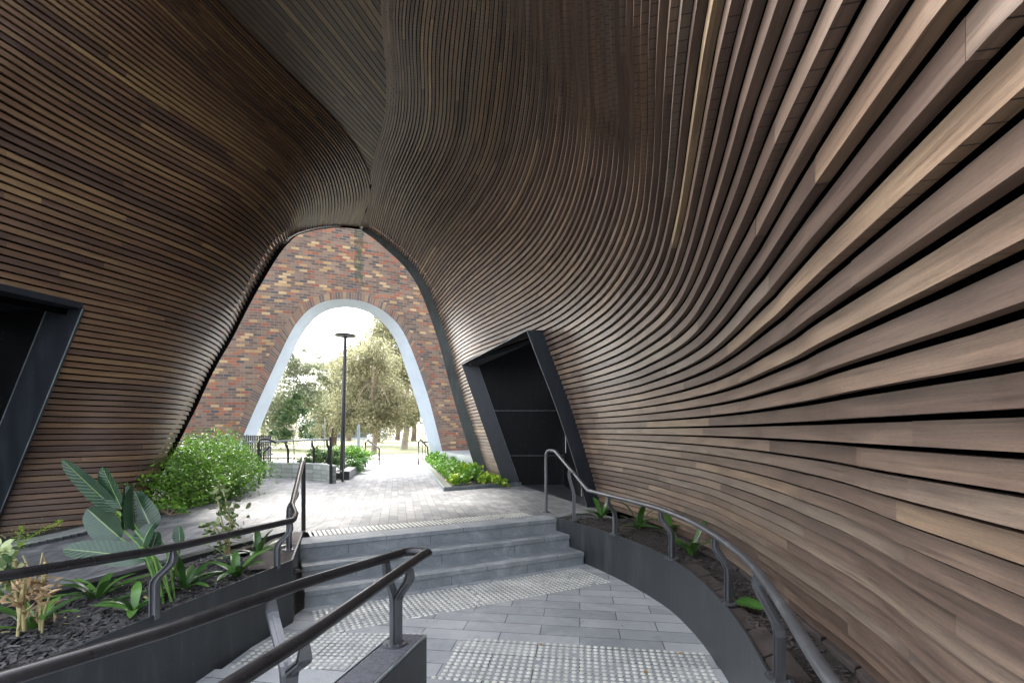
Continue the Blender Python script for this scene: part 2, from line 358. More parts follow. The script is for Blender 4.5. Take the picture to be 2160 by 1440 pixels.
def bigleaf():
    m, nt, bs = newmat('paddle_leaf')
    uv = N(nt, 'ShaderNodeUVMap'); sp = N(nt, 'ShaderNodeSeparateXYZ'); nt.links.new(uv.outputs[0], sp.inputs[0])
    # u along the leaf 0..1, v across -1..1 ; pale midrib and fine side veins
    av = math_(nt, 'ABSOLUTE', sp.outputs[1])
    rib = math_(nt, 'LESS_THAN', av, .035)
    wv = math_(nt, 'SINE', math_(nt, 'MULTIPLY', math_(nt, 'SUBTRACT', sp.outputs[0], math_(nt, 'MULTIPLY', av, .12)), 95.0))
    no = N(nt, 'ShaderNodeTexNoise', Scale=5.0, Detail=4.0); tc = N(nt, 'ShaderNodeTexCoord'); nt.links.new(tc.outputs['Object'], no.inputs['Vector'])
    r = ramp(nt, [(.3, (.012, .034, .018)), (.7, (.035, .075, .038))]); nt.links.new(no.outputs[0], r.inputs[0])
    vv = math_(nt, 'MULTIPLY', math_(nt, 'GREATER_THAN', wv, .9), .12)
    c = mixc(nt, vv, r.outputs[0], (.09, .16, .08)); c = mixc(nt, rib, c, (.20, .28, .10))
    nt.links.new(c, bs.inputs['Base Color']); bs.inputs['Roughness'].default_value = .24
    bump(nt, bs, wv, .2, .002)
    tr = N(nt, 'ShaderNodeBsdfTranslucent'); mx = N(nt, 'ShaderNodeMixShader'); mx.inputs[0].default_value = .15
    nt.links.new(c, tr.inputs[0]); out = nt.nodes['Material Output']
    nt.links.new(bs.outputs[0], mx.inputs[1]); nt.links.new(tr.outputs[0], mx.inputs[2]); nt.links.new(mx.outputs[0], out.inputs[0])
    return m
M['paddle'] = bigleaf()
M['stem'] = simple('green_stem', (.10, .20, .04), .5, var=.3, scale=10)

# ------------------------------------------------------------------ the timber vault: level contours fitted to a smooth surface
PZ = .0733
KF = 35
def zk(k):      # board levels: even rises on the walls, smaller rises where the surface turns over into the ceiling
    z = 1.6366+PZ*k
    if k > KF: z -= .000932*(k-KF)**2/2
    return z
def rise(k): return PZ-(.000932*(k-KF) if k > KF else 0)
class TPS:
    """smooth surface X = F(D, z) through surveyed points"""
    @staticmethod
    def W(q):   # spread the near distances so that every stretch of the wall is fitted alike
        return np.stack([8*np.log(np.maximum(q[:, 0], -2.2)+2.5), q[:, 1]], 1)
    def __init__(s, pts, lam=2e-3):
        A = np.array(pts, float); s.p = s.W(A[:, :2]); n = len(A)
        K = s.U(s.p, s.p)+np.diag(lam*np.clip((A[:, 0]/4)**2, .15, 4)); Q = np.hstack([np.ones((n, 1)), s.p])
        T = np.block([[K, Q], [Q.T, np.zeros((3, 3))]])
        sol = np.linalg.solve(T, np.concatenate([A[:, 2], np.zeros(3)])); s.w = sol[:n]; s.c = sol[n:]
    @staticmethod
    def U(a, b):
        r2 = ((a[:, None, :]-b[None, :, :])**2).sum(2)+1e-9; return .5*r2*np.log(r2)
    def __call__(s, D, z):
        D, z = np.broadcast_arrays(np.asarray(D, float), np.asarray(z, float))
        q = s.W(np.stack([D.ravel(), z.ravel()], 1))
        return (s.U(q, s.p)@s.w+s.c[0]+q@s.c[1:]).reshape(D.shape)

def survey(lines):
    out = []
    for k, x, y in lines:
        z = zk(k); D = FX*(z-CAMZ)/(HOR-y); out.append((D, z, (x-1080)*D/FX))
    return out
RL = [(-2, 1400, 930.9), (-3, 1400, 946.2), (-4, 1400, 961), (-5, 1400, 976), (-6, 1400, 991.7), (-4, 1500, 977), (-6, 1500, 1010.7), (-8, 1500, 1042.6), (-10, 1500, 1074.5), (-12, 1500, 1102), (-5, 1700, 1060.5), (-7, 1700, 1113.5), (-9, 1700, 1160), (-11, 1700, 1206.7), (-13, 1700, 1249), (-15, 1700, 1293.6), (-16, 1700, 1315),
      (-5, 1860, 1123.6), (-7, 1860, 1199.8), (-9, 1860, 1261), (-11, 1860, 1314), (-13, 1860, 1373.6), (-5, 2100, 1235), (-6, 2100, 1290), (-7, 2100, 1342), (-8, 2100, 1396),
      (6, 2158, 0), (7, 1993, 0), (8, 1872, 0), (9, 1777, 0), (10, 1702, 0), (11, 1639, 0), (12, 1587, 0), (13, 1543, 0), (14, 1504, 0), (16, 1439, 0), (18, 1391, 0),
      (20, 1352, 0), (23, 1304.5, 0), (26, 1269, 0), (30, 1233, 0), (34, 1199, 0), (38, 1169, 0), (42, 1141.7, 0), (46, 1113.9, 0), (50, 1085.5, 0), (54, 1056.7, 0), (58, 1017.8, 0),
      (62, 981, 0), (66, 944, 0), (70, 909, 0), (74, 872.8, 0), (78, 837, 0), (82, 801.7, 0), (85, 774.4, 0),
      (2, 2160, 633), (3, 2160, 505), (4, 2160, 352), (5, 2160, 180), (3, 1860, 655), (4, 1860, 560), (5, 1860, 450), (6, 1860, 330), (7, 1860, 190), (2, 1860, 740),
      (2, 1700, 797), (3, 1700, 737), (4, 1700, 673), (5, 1700, 603), (5, 1400, 811.8), (8, 1400, 751.7),
      (2, 1500, 852), (3, 1500, 827.8), (4, 1500, 801), (5, 1500, 771.6), (6, 1500, 740), (7, 1500, 701), (8, 1500, 657), (9, 1500, 605), (2, 1600, 828), (3, 1600, 787.7), (4, 1600, 745), (5, 1600, 692), (6, 1600, 635), (7, 1600, 572),
      (5, 1250, 845.7), (7, 1250, 821.4), (10, 1250, 782.3), (12, 1250, 753), (14, 1250, 723.6), (5, 1350, 828.4), (7, 1350, 795), (9, 1350, 757), (11, 1350, 716.7),
      (11, 1508, 430), (10, 1540.7, 430), (9, 1581.6, 430), (8, 1629.6, 430), (7, 1691, 430), (6, 1773.5, 430), (6, 1740, 467.7), (5, 1740, 560.7), (4, 1740, 642.7),
      (7, 1866, 180), (8, 1770.5, 180), (9, 1694.6, 180), (10, 1400, 704), (12, 1400, 648.6),
      (9, 1433.8, 700), (11, 1374, 700), (13, 1317.6, 700), (15, 1265.7, 700), (17, 1217, 700),
      (12, 1517.8, 280), (14, 1460, 280), (16, 1416.7, 280), (18, 1382.8, 280), (20, 1355, 280), (23, 1319, 280), (26, 1287, 280), (30, 1249, 280), (34, 1211, 280), (38, 1174, 280), (42, 1138, 280),
      (46, 1101, 280), (50, 1066.7, 280), (55, 1023, 280), (60, 980.8, 280), (65, 940, 280), (70, 901.3, 280), (75, 864, 280), (80, 828, 280), (85, 790, 280),
      (14, 1427, 480), (16, 1391, 480), (18, 1364, 480), (20, 1330, 480), (23, 1287, 480), (26, 1247, 480), (30, 1197.7, 480), (34, 1148, 480), (38, 1100.6, 480), (42, 1050, 480), (46, 1003, 480), (50, 964.6, 480),
      (25, 1200, 581), (23, 1200, 618), (21, 1200, 649.6), (19, 1200, 680), (28, 1200, 527),
      (20, 1141, 700), (15, 1155, 751), (10, 1172, 802.5), (5, 1191, 853.6),
      (85, 794, 120), (85, 793, 200), (85, 782, 290), (84, 778, 330),
      (17, 968, 796.5), (22, 957, 763), (27, 947, 731), (33, 935, 692), (39, 920, 654), (45, 905.5, 611.7), (50, 892.5, 584.6), (54, 877, 561), (58, 861, 544.5), (62, 846.7, 531.5), (66, 828, 517),
      (70, 809, 504), (74, 783, 491), (80, 757, 482.5)]
right = survey(RL)
def XD(x, D, z): return (D, z, (x-1080)*D/FX)
right += [XD(2160, .824, zk(-1)), XD(1860, 1.30, zk(-1)), XD(1700, 1.96, zk(-1)), XD(1600, 2.68, zk(-1)), XD(1500, 3.56, zk(-1)), XD(1400, 4.75, zk(-1)), XD(1350, 5.5, zk(-1)), XD(1300, 6.15, zk(-1)), XD(1220, 7.3, zk(-1)), XD(1230, 7.33, zk(-4)), XD(1268, 7.33, .45), XD(1250, 7.33, zk(-9)),
          XD(2160, .86, zk(-2)), XD(2160, .92, zk(-4)), XD(2160, 1.005, zk(-6)), XD(1860, 1.336, zk(-2)), XD(1860, 1.46, zk(-4)), XD(1700, 2.04, zk(-2)), XD(1700, 2.22, zk(-4)),
          (4.8, .42, 1.95), (3.78, .42, 1.88), (2.89, .42, 1.79), (2.45, .42, 1.73), (6.3, .42, 1.66),
          (10.2, 2.98, -1.06), (10.2, 1.7, -.6), (10.2, .45, -.17), (11.85, 1.6, -.89), (12.0, .45, -.54), (8.7, 2.98, -.2), (8.7, .45, .65),
          (-1.5, .45, .85), (-1.5, 1.6, .5), (-1.5, 3, .3), (-1.5, 4.8, .4), (-1.5, 6.7, -1.0), (.2, 1.6, .68), (.2, .42, 1.1), (1.2, .42, 1.39), (2, 5.7, .25)]
FR = TPS(right, .6)
LL = [(76, 600, 202), (70, 600, 254), (64, 600, 307), (57, 600, 370), (50, 600, 462), (50, 480, 358), (56, 480, 293), (62, 480, 230), (68, 480, 168), (74, 480, 107),
      (42, 300, 366), (48, 300, 281), (54, 300, 198), (60, 300, 117), (66, 300, 30), (57, 620, 400), (63, 660, 400), (69, 700, 400), (75, 740, 400), (79, 767, 400), (10, 160, 773.6), (14, 160, 719.4), (18, 160, 663.5), (10, 280, 785), (14, 280, 736), (19, 280, 673.4),
      (19, 0, 615.5), (22, 0, 566.7), (26, 0, 500), (30, 0, 432), (34, 0, 361), (38, 0, 286.7), (42, 0, 208), (46, 0, 129), (50, 0, 63), (54, 8, 0), (58, 100, 0), (62, 183, 0), (66, 257, 0), (70, 323, 0),
      (74, 372, 0), (78, 413.6, 0), (82, 453, 0), (20, 300, 666), (24, 300, 615.3), (28, 300, 562.5), (32, 300, 508), (36, 300, 451.7),
      (27, 480, 643), (30, 480, 607.5), (33, 480, 570), (36, 480, 533), (40, 480, 482.5), (44, 480, 426),
      (4, 403.6, 867.4), (8, 418, 831), (12, 436, 795), (16, 454, 759.5), (20, 474, 729), (24, 491.7, 696), (29, 511.7, 653), (44, 588, 523), (48, 610, 503), (53, 625, 494), (58, 640, 488),
      (62, 660, 482), (66, 680, 478), (70, 700, 476.5), (74, 720, 476.5), (78, 740, 478.5),
      (82, 600, 150), (82, 690, 240), (82, 755, 320), (82, 772.5, 351), (82, 785, 386), (82, 787.5, 405), (82, 785, 430), (82, 776, 451), (82, 759, 482)]
left = survey(LL)
left += [XD(0, 5.73, .9), XD(0, 5.8, .3), XD(160, 6.1, 2.0), XD(280, 6.5, 2.0), XD(60, 5.75, 1.6), XD(160, 6.23, 1.6), XD(280, 6.62, 1.6), XD(340, 7.1, 1.6), XD(382, 7.8, 1.6), XD(163, 6.2, .31), XD(160, 6.25, .9), XD(280, 6.6, .39), XD(280, 6.6, 1.0), XD(303, 7.95, .45), XD(338, 8.0, 1.0),
         (-1.5, .3, -6.3), (-1.5, 1.6, -6.3), (-1.5, 3.8, -6.1), (-1.5, 5.2, -5.7), (-1.5, 6.65, -5.0), (2.5, .3, -6.0), (2.5, 1.6, -5.95), (2.5, 3.8, -5.6), (2.5, 6.62, -4.3)]
FL = TPS(left, 5e-2)
def tipD(tab, base):
    ks = [b[0] for b in base]+[t[0] for t in tab]; ds = [b[1] for b in base]+[FX*(zk(t[0])-CAMZ)/(HOR-t[1]) for t in tab]
    return lambda k: float(np.interp(k, ks, ds))
ENDR = tipD([(17, 796.5), (22, 763), (27, 731), (33, 692), (39, 654), (45, 611.7), (50, 584.6), (54, 561), (58, 544.5), (62, 531.5), (66, 517), (70, 504), (74, 491), (80, 482.5), (85, 478)], [(-17, 12.0), (0, 11.85)])
ENDL = tipD([(4, 867.4), (8, 831), (12, 795), (16, 759.5), (20, 729), (24, 696), (29, 653), (44, 523), (48, 503), (53, 494), (58, 488), (62, 482), (66, 478), (70, 476.5), (74, 476.5), (78, 478.5), (82, 482)], [(-18, 8.0), (0, 7.9)])
def smoothed(fn, r=5):
    kk = np.arange(-30, 98); v = np.array([fn(k) for k in kk]); w_ = np.exp(-(np.arange(-12, 13)/r)**2); w_ /= w_.sum()
    vp = np.concatenate([2*v[0]-v[12:0:-1], v, 2*v[-1]-v[-2:-14:-1]]); sv_ = np.convolve(vp, w_, 'valid'); return lambda k: float(np.interp(k, kk, sv_))
ENDR, ENDL = smoothed(ENDR, 6), smoothed(ENDL, 3)
ZTOP = zk(82)+.035

pav = thing('timber_pavilion', (0, 0, 0), 'tall vaulted passage lined with curving horizontal dark timber boards', 'building')
random.seed(7)
def clad(F, side, kmin, kmax, end, mat, name, cuts, mouth, depth=.032, hgt=.0625, joint=(1.0, 3.4), ztrim=None):
    mb = MB(); rng = random.Random(side*11+5)
    for k in range(kmin, kmax+1):
        z = zk(k); hk = min(hgt, rise(k)*.8); dk = max(depth, .84*math.sqrt(max(0, PZ**2-rise(k)**2)))
        d1 = end(k); dmin = mouth(k)
        # finer steps towards the portal where the boards bend
        Ds = np.concatenate([np.arange(dmin, d1-2.2, .16), np.linspace(d1-2.2, d1, 34)])
        X = F(Ds, z)
        segs = [(dmin, d1)]
        for (ka, kb, ca, cb) in cuts:
            if ka <= k <= kb:
                a_ = ca(k) if callable(ca) else ca; b_ = cb(k) if callable(cb) else cb
                ns = []
                for s0, s1 in segs:
                    if s0 < a_: ns.append((s0, min(s1, a_)))
                    if s1 > b_: ns.append((max(s0, b_), s1))
                segs = [q for q in ns if q[1]-q[0] > .03]
        Xn = F(Ds, zk(k+1)); pts = np.stack([X, Ds], 1)
        tan = np.gradient(pts, axis=0); tan /= np.linalg.norm(tan, axis=1)[:, None]
        nrm = np.stack([tan[:, 1], -tan[:, 0]], 1)*side
        dep = np.clip(np.abs((X-Xn)*nrm[:, 0])*.78, depth*.9, .066)
        arc = np.concatenate([[0], np.cumsum(np.linalg.norm(np.diff(pts, axis=0), axis=1))])
        for s0, s1 in segs:
            a0, a1 = np.interp([s0, s1], Ds, arc); a = a0-rng.random()*1.5
            while a < a1:
                L = rng.uniform(*joint); b = a+L
                lo, hi = max(a, a0), min(b-.0015, a1)
                a = b
                if hi-lo < .01: continue
                t = rng.random(); t = t*.86 if rng.random() > .07 else rng.uniform(.86, 1)
                ss = arc[(arc > lo+.01) & (arc < hi-.01)]; ss = np.concatenate([[lo], ss, [hi]])
                px = np.interp(ss, arc, pts[:, 0]); py = np.interp(ss, arc, pts[:, 1])
                nx = np.interp(ss, arc, nrm[:, 0]); ny = np.interp(ss, arc, nrm[:, 1]); de = np.interp(ss, arc, dep)
                j = rng.uniform(-.0012, .0012); u0 = rng.uniform(0, 50); h = hk+rng.uniform(-.0008, .0008)
                V = []; Fc = []; U = []
                for i in range(len(ss)):
                    x0, y0 = px[i]+nx[i]*j, py[i]+ny[i]*j; x1, y1 = px[i]+nx[i]*de[i], py[i]+ny[i]*de[i]
                    V += [(x0, y0, z), (x0, y0, z+h), (x1, y1, z+h), (x1, y1, z)]
                vv = [0, h, h+dk, 2*h+dk, 2*h+2*dk]
                for i in range(len(ss)-1):
                    ua, ub = ss[i]+u0, ss[i+1]+u0
                    for q in range(4):
                        q2 = (q+1) % 4
                        f = (i*4+q, (i+1)*4+q, (i+1)*4+q2, i*4+q2) if side > 0 else (i*4+q, i*4+q2, (i+1)*4+q2, (i+1)*4+q)
                        uvs = {0: (ua, vv[q]), 1: (ub, vv[q]), 2: (ub, vv[q+1]), 3: (ua, vv[q+1])}
                        Fc.append(f)
                        U.append([uvs[0], uvs[1], uvs[2], uvs[3]] if side > 0 else [uvs[0], uvs[3], uvs[2], uvs[1]])
                e = (len(ss)-1)*4
                Fc += [(0, 1, 2, 3), (e+3, e+2, e+1, e)]; U += [[(u0, 0), (u0, h), (u0+.04, h), (u0+.04, 0)]]*2
                mb.add(V, Fc, U, t)
    o = mb.build(name, mat, pav)
    # black membrane behind the boards
    bk = MB(); ksb = np.concatenate([[kmin-2.2], np.arange(kmin, kmax+1.4, 2), [kmax+1.2]]); zs = [zk(q) for q in ksb]
    G = []
    for kk in ksb:
        z = zk(kk); d1 = end(kk)-.03; Ds = np.linspace(mouth(kk)+.03, d1, 70); X = F(Ds, z); sn = rise(kk)/PZ; cs = math.sqrt(1-min(1, sn)**2)
        tn = np.gradient(np.stack([X, Ds], 1), axis=0); tn /= np.linalg.norm(tn, axis=1)[:, None]; ho = .115*sn+.02
        G.append([(X[i]+side*tn[i, 1]*ho, Ds[i]-side*tn[i, 0]*ho, z+.11*cs) for i in range(70)])
    for r in range(len(zs)-1):
        for i in range(69):
            ym = G[r][i][1]; kk = (ksb[r]+ksb[r+1])/2
            skip = False
            for (ka, kb, ca, cb) in cuts:
                a_ = ca(kk) if callable(ca) else ca; b_ = cb(kk) if callable(cb) else cb
                if kk <= kb and a_+.05 < G[r][i][1] and G[r][i][1] < b_+.16: skip = True
            if not skip: bk.quad(G[r][i], G[r][i+1], G[r+1][i+1], G[r+1][i])
    bk.build('backing', M['black'], o)
    return o
JL = lambda k: 5.70
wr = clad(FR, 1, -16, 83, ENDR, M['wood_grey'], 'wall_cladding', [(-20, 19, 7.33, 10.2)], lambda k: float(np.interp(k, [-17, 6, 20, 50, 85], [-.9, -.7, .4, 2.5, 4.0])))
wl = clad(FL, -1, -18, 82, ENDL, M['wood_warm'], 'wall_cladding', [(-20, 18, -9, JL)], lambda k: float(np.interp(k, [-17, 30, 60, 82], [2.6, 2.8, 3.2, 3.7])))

# flat soffit of straight boards closing the crown
sm = MB(); rng = random.Random(3)
ang = math.atan2(.69, 2.37); dx, dy = math.sin(ang), math.cos(ang); px_, py_ = dy, -dx
Dg = np.linspace(-1.4, 12.1, 160)
XLg = FL(Dg, zk(82)); XRg = FR(Dg, zk(83))
def inside(x, y): return 4.0 < y < 11.95 and np.interp(y, Dg, XLg)-.25 < x < np.interp(y, Dg, XRg)+.25
for i in range(-110, 90):
    c = i*.084; run = None; s = -4.0
    o0 = Vector((-2.9+px_*c, 7+py_*c, 0))
    s = -11.0; start = None
    while s < 8:
        x, y = o0.x+dx*s, o0.y+dy*s
        ins = inside(x, y)
        if ins and start is None: start = s
        if (not ins or s > 7.9) and start is not None:
            a = start
            while a < s:
                b = min(s, a+rng.uniform(1.2, 3.6))
                A = Vector((o0.x+dx*a, o0.y+dy*a, ZTOP+.012)); B = Vector((o0.x+dx*(b-.002), o0.y+dy*(b-.002), ZTOP+.012))
                hw = Vector((px_, py_, 0))*.037; u0 = rng.uniform(0, 40); t = rng.random()*.9 if rng.random() > .12 else rng.uniform(.9, 1)
                v = [A-hw, A+hw, B+hw, B-hw]; up = Vector((0, 0, .02)); L = b-a
                sm.add([p for p in v]+[p+up for p in v], [(0, 3, 2, 1), (0, 1, 5, 4), (1, 2, 6, 5), (2, 3, 7, 6), (3, 0, 4, 7), (4, 5, 6, 7)],
                       [[(u0, 0), (u0+L, 0), (u0+L, .074), (u0, .074)]]+[[(u0, .1)]*4]*5, t)
                a = b
            start = None
        s += .1
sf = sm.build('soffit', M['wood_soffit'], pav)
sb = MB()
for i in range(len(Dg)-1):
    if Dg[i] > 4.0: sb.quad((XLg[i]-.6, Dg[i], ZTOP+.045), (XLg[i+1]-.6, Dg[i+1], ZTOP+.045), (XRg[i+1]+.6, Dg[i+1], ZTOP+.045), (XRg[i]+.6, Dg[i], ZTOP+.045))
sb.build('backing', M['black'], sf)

# steel lining of the far portal
pf = MB(); tipsR = []; 
for k in np.linspace(-16.2, 82, 90):
    D = ENDR(k)+.03; tipsR.append(Vector((float(FR(D, zk(k))), D, zk(k))))
tipsL = []
for k in np.linspace(82, -17.5, 90):
    D = ENDL(k)+.03; tipsL.append(Vector((float(FL(D, zk(k))), D, zk(k))))
def ribbon(tips, wid, sidein):
    n = len(tips); A = []; B = []
    for i, p in enumerate(tips):
        t = tips[min(n-1, i+1)]-tips[max(0, i-1)]; t = Vector((t.x, 0, t.z)).normalized()
        q = Vector((t.z, 0, -t.x))*sidein
        wd = wid(i/(n-1)); A.append(p-q*.10); B.append(p+q*wd)
    e = Vector((0, .035, 0))
    for i in range(n-1):
        pf.quad(A[i], A[i+1], B[i+1], B[i]); pf.quad(B[i], B[i+1], B[i+1]+e, B[i]+e)
        pf.quad(A[i]+e, B[i]+e, B[i+1]+e, A[i+1]+e)
ribbon(tipsR, lambda t: float(np.interp(t, [0, .3, .7, 1], [.26, .22, .17, .07])), -1)
pf.build('portal_frame', M['portal'], pav)
pf = MB(); ribbon(tipsL, lambda t: .035, -1); pf.build('portal_black_strip', M['black'], pav)  # left half of the lining, blackened as shade where sun would show

# right-hand doorway
dw = MB(); XJ = lambda z: float(FR(7.33, z))
zs = np.linspace(.45, 3.1, 12)
for i in range(11):
    z0, z1 = zs[i], zs[i+1]
    o0, o1 = XJ(z0), XJ(z1); w0, w1 = np.interp([z0, z1], [.45, 3.1], [.19, .215])
    for a, b, c, d in (((o0+.03, 7.30, z0), (o0-w0, 7.26, z0), (o1-w1, 7.26, z1), (o1+.03, 7.30, z1)),
                       ((o0-w0, 7.26, z0), (o0-w0+.01, 7.42, z0), (o1-w1+.01, 7.42, z1), (o1-w1, 7.26, z1))):
        dw.quad(b, a, d, c)
xt = XJ(3.09)-.215
dw.prism([(-1.06, 10.2, 2.985), (-.71, 10.2, 2.97), (.18, 10.2, .45), (-.17, 10.2, .45)], (0, .04, 0))
dw.quad((-1.06, 10.2, 2.985), (xt, 7.26, 3.095), (.40, 10.24, 3.46), (-.71, 10.24, 2.97))
dw.quad((xt, 7.26, 3.095), (1.6, 7.3, 3.12), (1.6, 10.24, 3.9), (.40, 10.24, 3.46))
# fascia above the opening, following the boards
for i in range(12):
    d0, d1 = 7.26+i*.245, 7.26+(i+1)*.245
    z0, z1 = np.interp([d0, d1], [7.26, 10.2], [3.095, 2.985])
    xa, xb = np.interp([d0, d1], [7.26, 10.2], [xt, -1.06]); ya, yb = float(FR(d0, 3.1))+.02, float(FR(d1, 3.1))+.02
    dw.quad((xa, d0, z0), (xb, d1, z1), (yb, d1, 3.105), (ya, d0, 3.105))
frd = dw.build('doorway', M['steel_door'], pav)
bp = MB(); bp.prism([(.10, 10.245, .45), (1.12, 10.245, .45), (1.6, 10.245, 3.9), (.40, 10.245, 3.50), (-.80, 10.245, 2.97)], (0, .05, 0)); bp.build('back_panel', M['panel'], frd)
tr = MB()
for yy in (865.8, 960.5):
    a = PD(1035 if yy < 900 else 1076, yy, 10.235); b = PD(1250, yy, 10.235); tr.obox((a+b)/2, (b-a)/2, (0, .004, 0), (0, 0, .003))
tr.sweep([(-1.065, 10.19, 2.99), (xt, 7.25, 3.10)], [(-.005, -.005), (.005, -.005), (.005, .005), (-.005, .005)])
tr.sweep([(xt, 7.25, 3.10), (XJ(3.09)+.02, 7.29, 3.105)], [(-.005, -.005), (.005, -.005), (.005, .005), (-.005, .005)])
tr.sweep([(XJ(z)-float(np.interp(z, [.45, 3.1], [.19, .215])), 7.252, z) for z in zs], [(-.004, -.004), (.004, -.004), (.004, .004), (-.004, .004)])
tr.sweep([(-.71, 10.195, 2.97), (.18, 10.195, .45)], [(-.002, -.002), (.002, -.002), (.002, .002), (-.002, .002)])
tr.build('edge_trim', M['rail_grey'], frd)
gd = MB(); gd.obox((1.175, 8.8, 1.5), (-.06, 1.35, 0), (.02, 0, 0), (0, 0, 1.05)); gdo = gd.build('door', M['panel'], frd)
dh = MB(); dh.tube([(1.10, 9.9, 1.15), (1.10, 9.9, 1.75)], .014); dh.build('door_handle', M['galv'], frd); dh = MB(); dh.tube([(1.17, 8.1, .5), (1.17, 8.1, 1.9)], .013); dh.build('door_handle', M['galv'], frd)
thr = MB(); thr.prism([(.18, 10.24, .452), (1.12, 7.32, .452), (1.3, 7.32, .452), (1.3, 10.24, .452)][::-1], (0, 0, .006)); thr.build('threshold', M['steel_dark'], frd)

# left-hand doorway
dl = MB()
oA, oB = Vector((float(FL(5.7, 3.03)), 5.7, 3.03)), Vector((float(FL(5.38, .3)), 5.38, .25))
iA, iB = oA+Vector((-.42, .03, 0)), oB+Vector((-.42, .02, 0))
zz = np.linspace(3.03, .25, 10)
def LE(z):
    return Vector((float(FL(JL((z-1.6366)/PZ), z)), JL((z-1.6366)/PZ), z))
t0, tb = LE(3.03)+Vector((.02, -.02, 0)), LE(.25)+Vector((.03, -.03, 0))
wv_ = Vector((-.42, .0, 0)); dn = Vector((0, .03, 0))
dl.prism([t0, t0+wv_, tb+wv_, tb], dn)
dl.quad(t0+wv_, t0+wv_+Vector((-.25, .5, 0)), tb+wv_+Vector((-.25, .5, 0)), tb+wv_)
n0 = Vector((-5.62, 2.6, 3.0))
dl.quad(t0, n0, n0+Vector((-1.6, 0, -.02)), t0+Vector((-1.6, .5, -.02)))
dl.quad(t0, t0+Vector((0, 0, .07)), n0+Vector((0, 0, .07)), n0)
lfd = dl.build('doorway', M['steel_door'], pav)
lb = MB(); pi0 = t0+wv_+Vector((.02, .04, .02)); pi1 = tb+wv_+Vector((.02, .04, 0)); lb.quad(pi0, pi0+Vector((-4, 0, 0)), pi1+Vector((-4, 0, 0)), pi1); lb.quad((-7.0, 6.2, .2), (-7.0, 1, .2), (-7.0, 1, 3.05), (-7.0, 6.2, 3.05)); lb.quad((-5.9, 6.0, .2), (-7.2, 6.0, .2), (-7.2, 6.0, 3.1), (-5.9, 6.0, 3.1))
lb.build('back_panel', M['panel'], lfd)
lb = MB()
for i in range(12):
    za, zb = np.interp([i, i+1], [0, 12], [.2, 3.02])
    for j in range(4):
        d0, d1 = 5.76+j*.16, 5.92+j*.16
        lb.quad((float(FL(d0, za))-.07, d0, za), (float(FL(d1, za))-.07, d1, za), (float(FL(d1, zb))-.07, d1, zb), (float(FL(d0, zb))-.07, d0, zb))
lb.build('backing', M['black'], lfd)
lt = MB(); lt.sweep([t0+Vector((0, -.004, 0)), tb+Vector((0, -.004, 0))], [(-.004, -.004), (.004, -.004), (.004, .004), (-.004, .004)]); lt.sweep([t0+wv_+Vector((0, -.004, 0)), tb+wv_+Vector((0, -.004, 0))], [(-.004, -.004), (.004, -.004), (.004, .004), (-.004, .004)])
lt.build('edge_trim', M['galv'], lfd)

# ------------------------------------------------------------------ brick wall with its arch
WX = np.array([-12.5, -9.5, -8.55, -7.89, -6.56, -4.53, -2.53, -1.63, 1.0, 4.0]); WD = np.array([14.75, 14.9, 15.04, 15.19, 15.57, 16.5, 17.77, 18.45, 20.6, 23.2])
cf = np.polyfit(WX, WD, 3); g = lambda x: float(np.polyval(cf, x))
sx = np.linspace(-12.5, 4, 400); sy = np.polyval(cf, sx); sarc = np.concatenate([[0], np.cumsum(np.hypot(np.diff(sx), np.diff(sy)))])
S = lambda x: float(np.interp(x, sx, sarc))-float(np.interp(-8.55, sx, sarc))
def onwall(x, y, off=0):
    m = (x-1080)/FX; lo, hi = -12.4, 3.9
    for _ in range(40):
        mid = (lo+hi)/2
        if mid-m*g(mid) < 0: lo = mid
        else: hi = mid
    return mid, CAMZ-(y-HOR)*g(mid)/FX
def wp(x, z, off=0):
    d = (g(x+.01)-g(x-.01))/.02; n = Vector((d, -1, 0)).normalized(); return Vector((x, g(x), z))+n*off
def zoomp(l): return [(350+a/2.4, 450+b/2.4) for a, b in l]
outer = zoomp([(400, 1110), (470, 950), (530, 820), (590, 690), (640, 585), (700, 505), (760, 458), (830, 437), (920, 433), (1000, 443), (1080, 480), (1150, 530), (1190, 580), (1230, 660), (1280, 790), (1330, 940), (1395, 1195)])
inner = zoomp([(440, 1130), (520, 950), (580, 810), (640, 682), (690, 590), (740, 524), (800, 480), (860, 462), (930, 457), (1000, 468), (1060, 495), (1120, 540), (1160, 590), (1195, 655), (1240, 790), (1290, 940), (1362, 1195)])
ringo = zoomp([(345, 1130), (415, 960), (480, 810), (545, 670), (600, 565), (665, 478), (735, 425), (815, 402), (910, 394), (1000, 405), (1090, 440), (1165, 490), (1215, 555), (1262, 660), (1313, 800), (1365, 960), (1428, 1195)])
def wallcurve(l):
    q = [onwall(*p) for p in l]
    # run both legs down to the ground
    (x0, z0), (x1, z1) = q[0], q[1]; t = (z0-.3)/(z1-z0); q.insert(0, (x0-(x1-x0)*t, .3))
    (x0, z0), (x1, z1) = q[-1], q[-2]; t = (z0-.3)/(z1-z0); q.append((x0-(x1-x0)*t, .3))
    a = np.array(q); s = np.concatenate([[0], np.cumsum(np.hypot(*np.diff(a, axis=0).T))]); s /= s[-1]
    n = 121; tt = np.linspace(0, 1, n)
    x = np.interp(tt, s, a[:, 0]); z = np.interp(tt, s, a[:, 1])
    for _ in range(10):
        x[1:-1] = (x[:-2]+2*x[1:-1]+x[2:])/4; z[1:-1] = (z[:-2]+2*z[1:-1]+z[2:])/4
    return x, z
oc, ic, rc_ = wallcurve(outer), wallcurve(inner), wallcurve(ringo)
MOSSX = onwall(757, 560)[0]; 
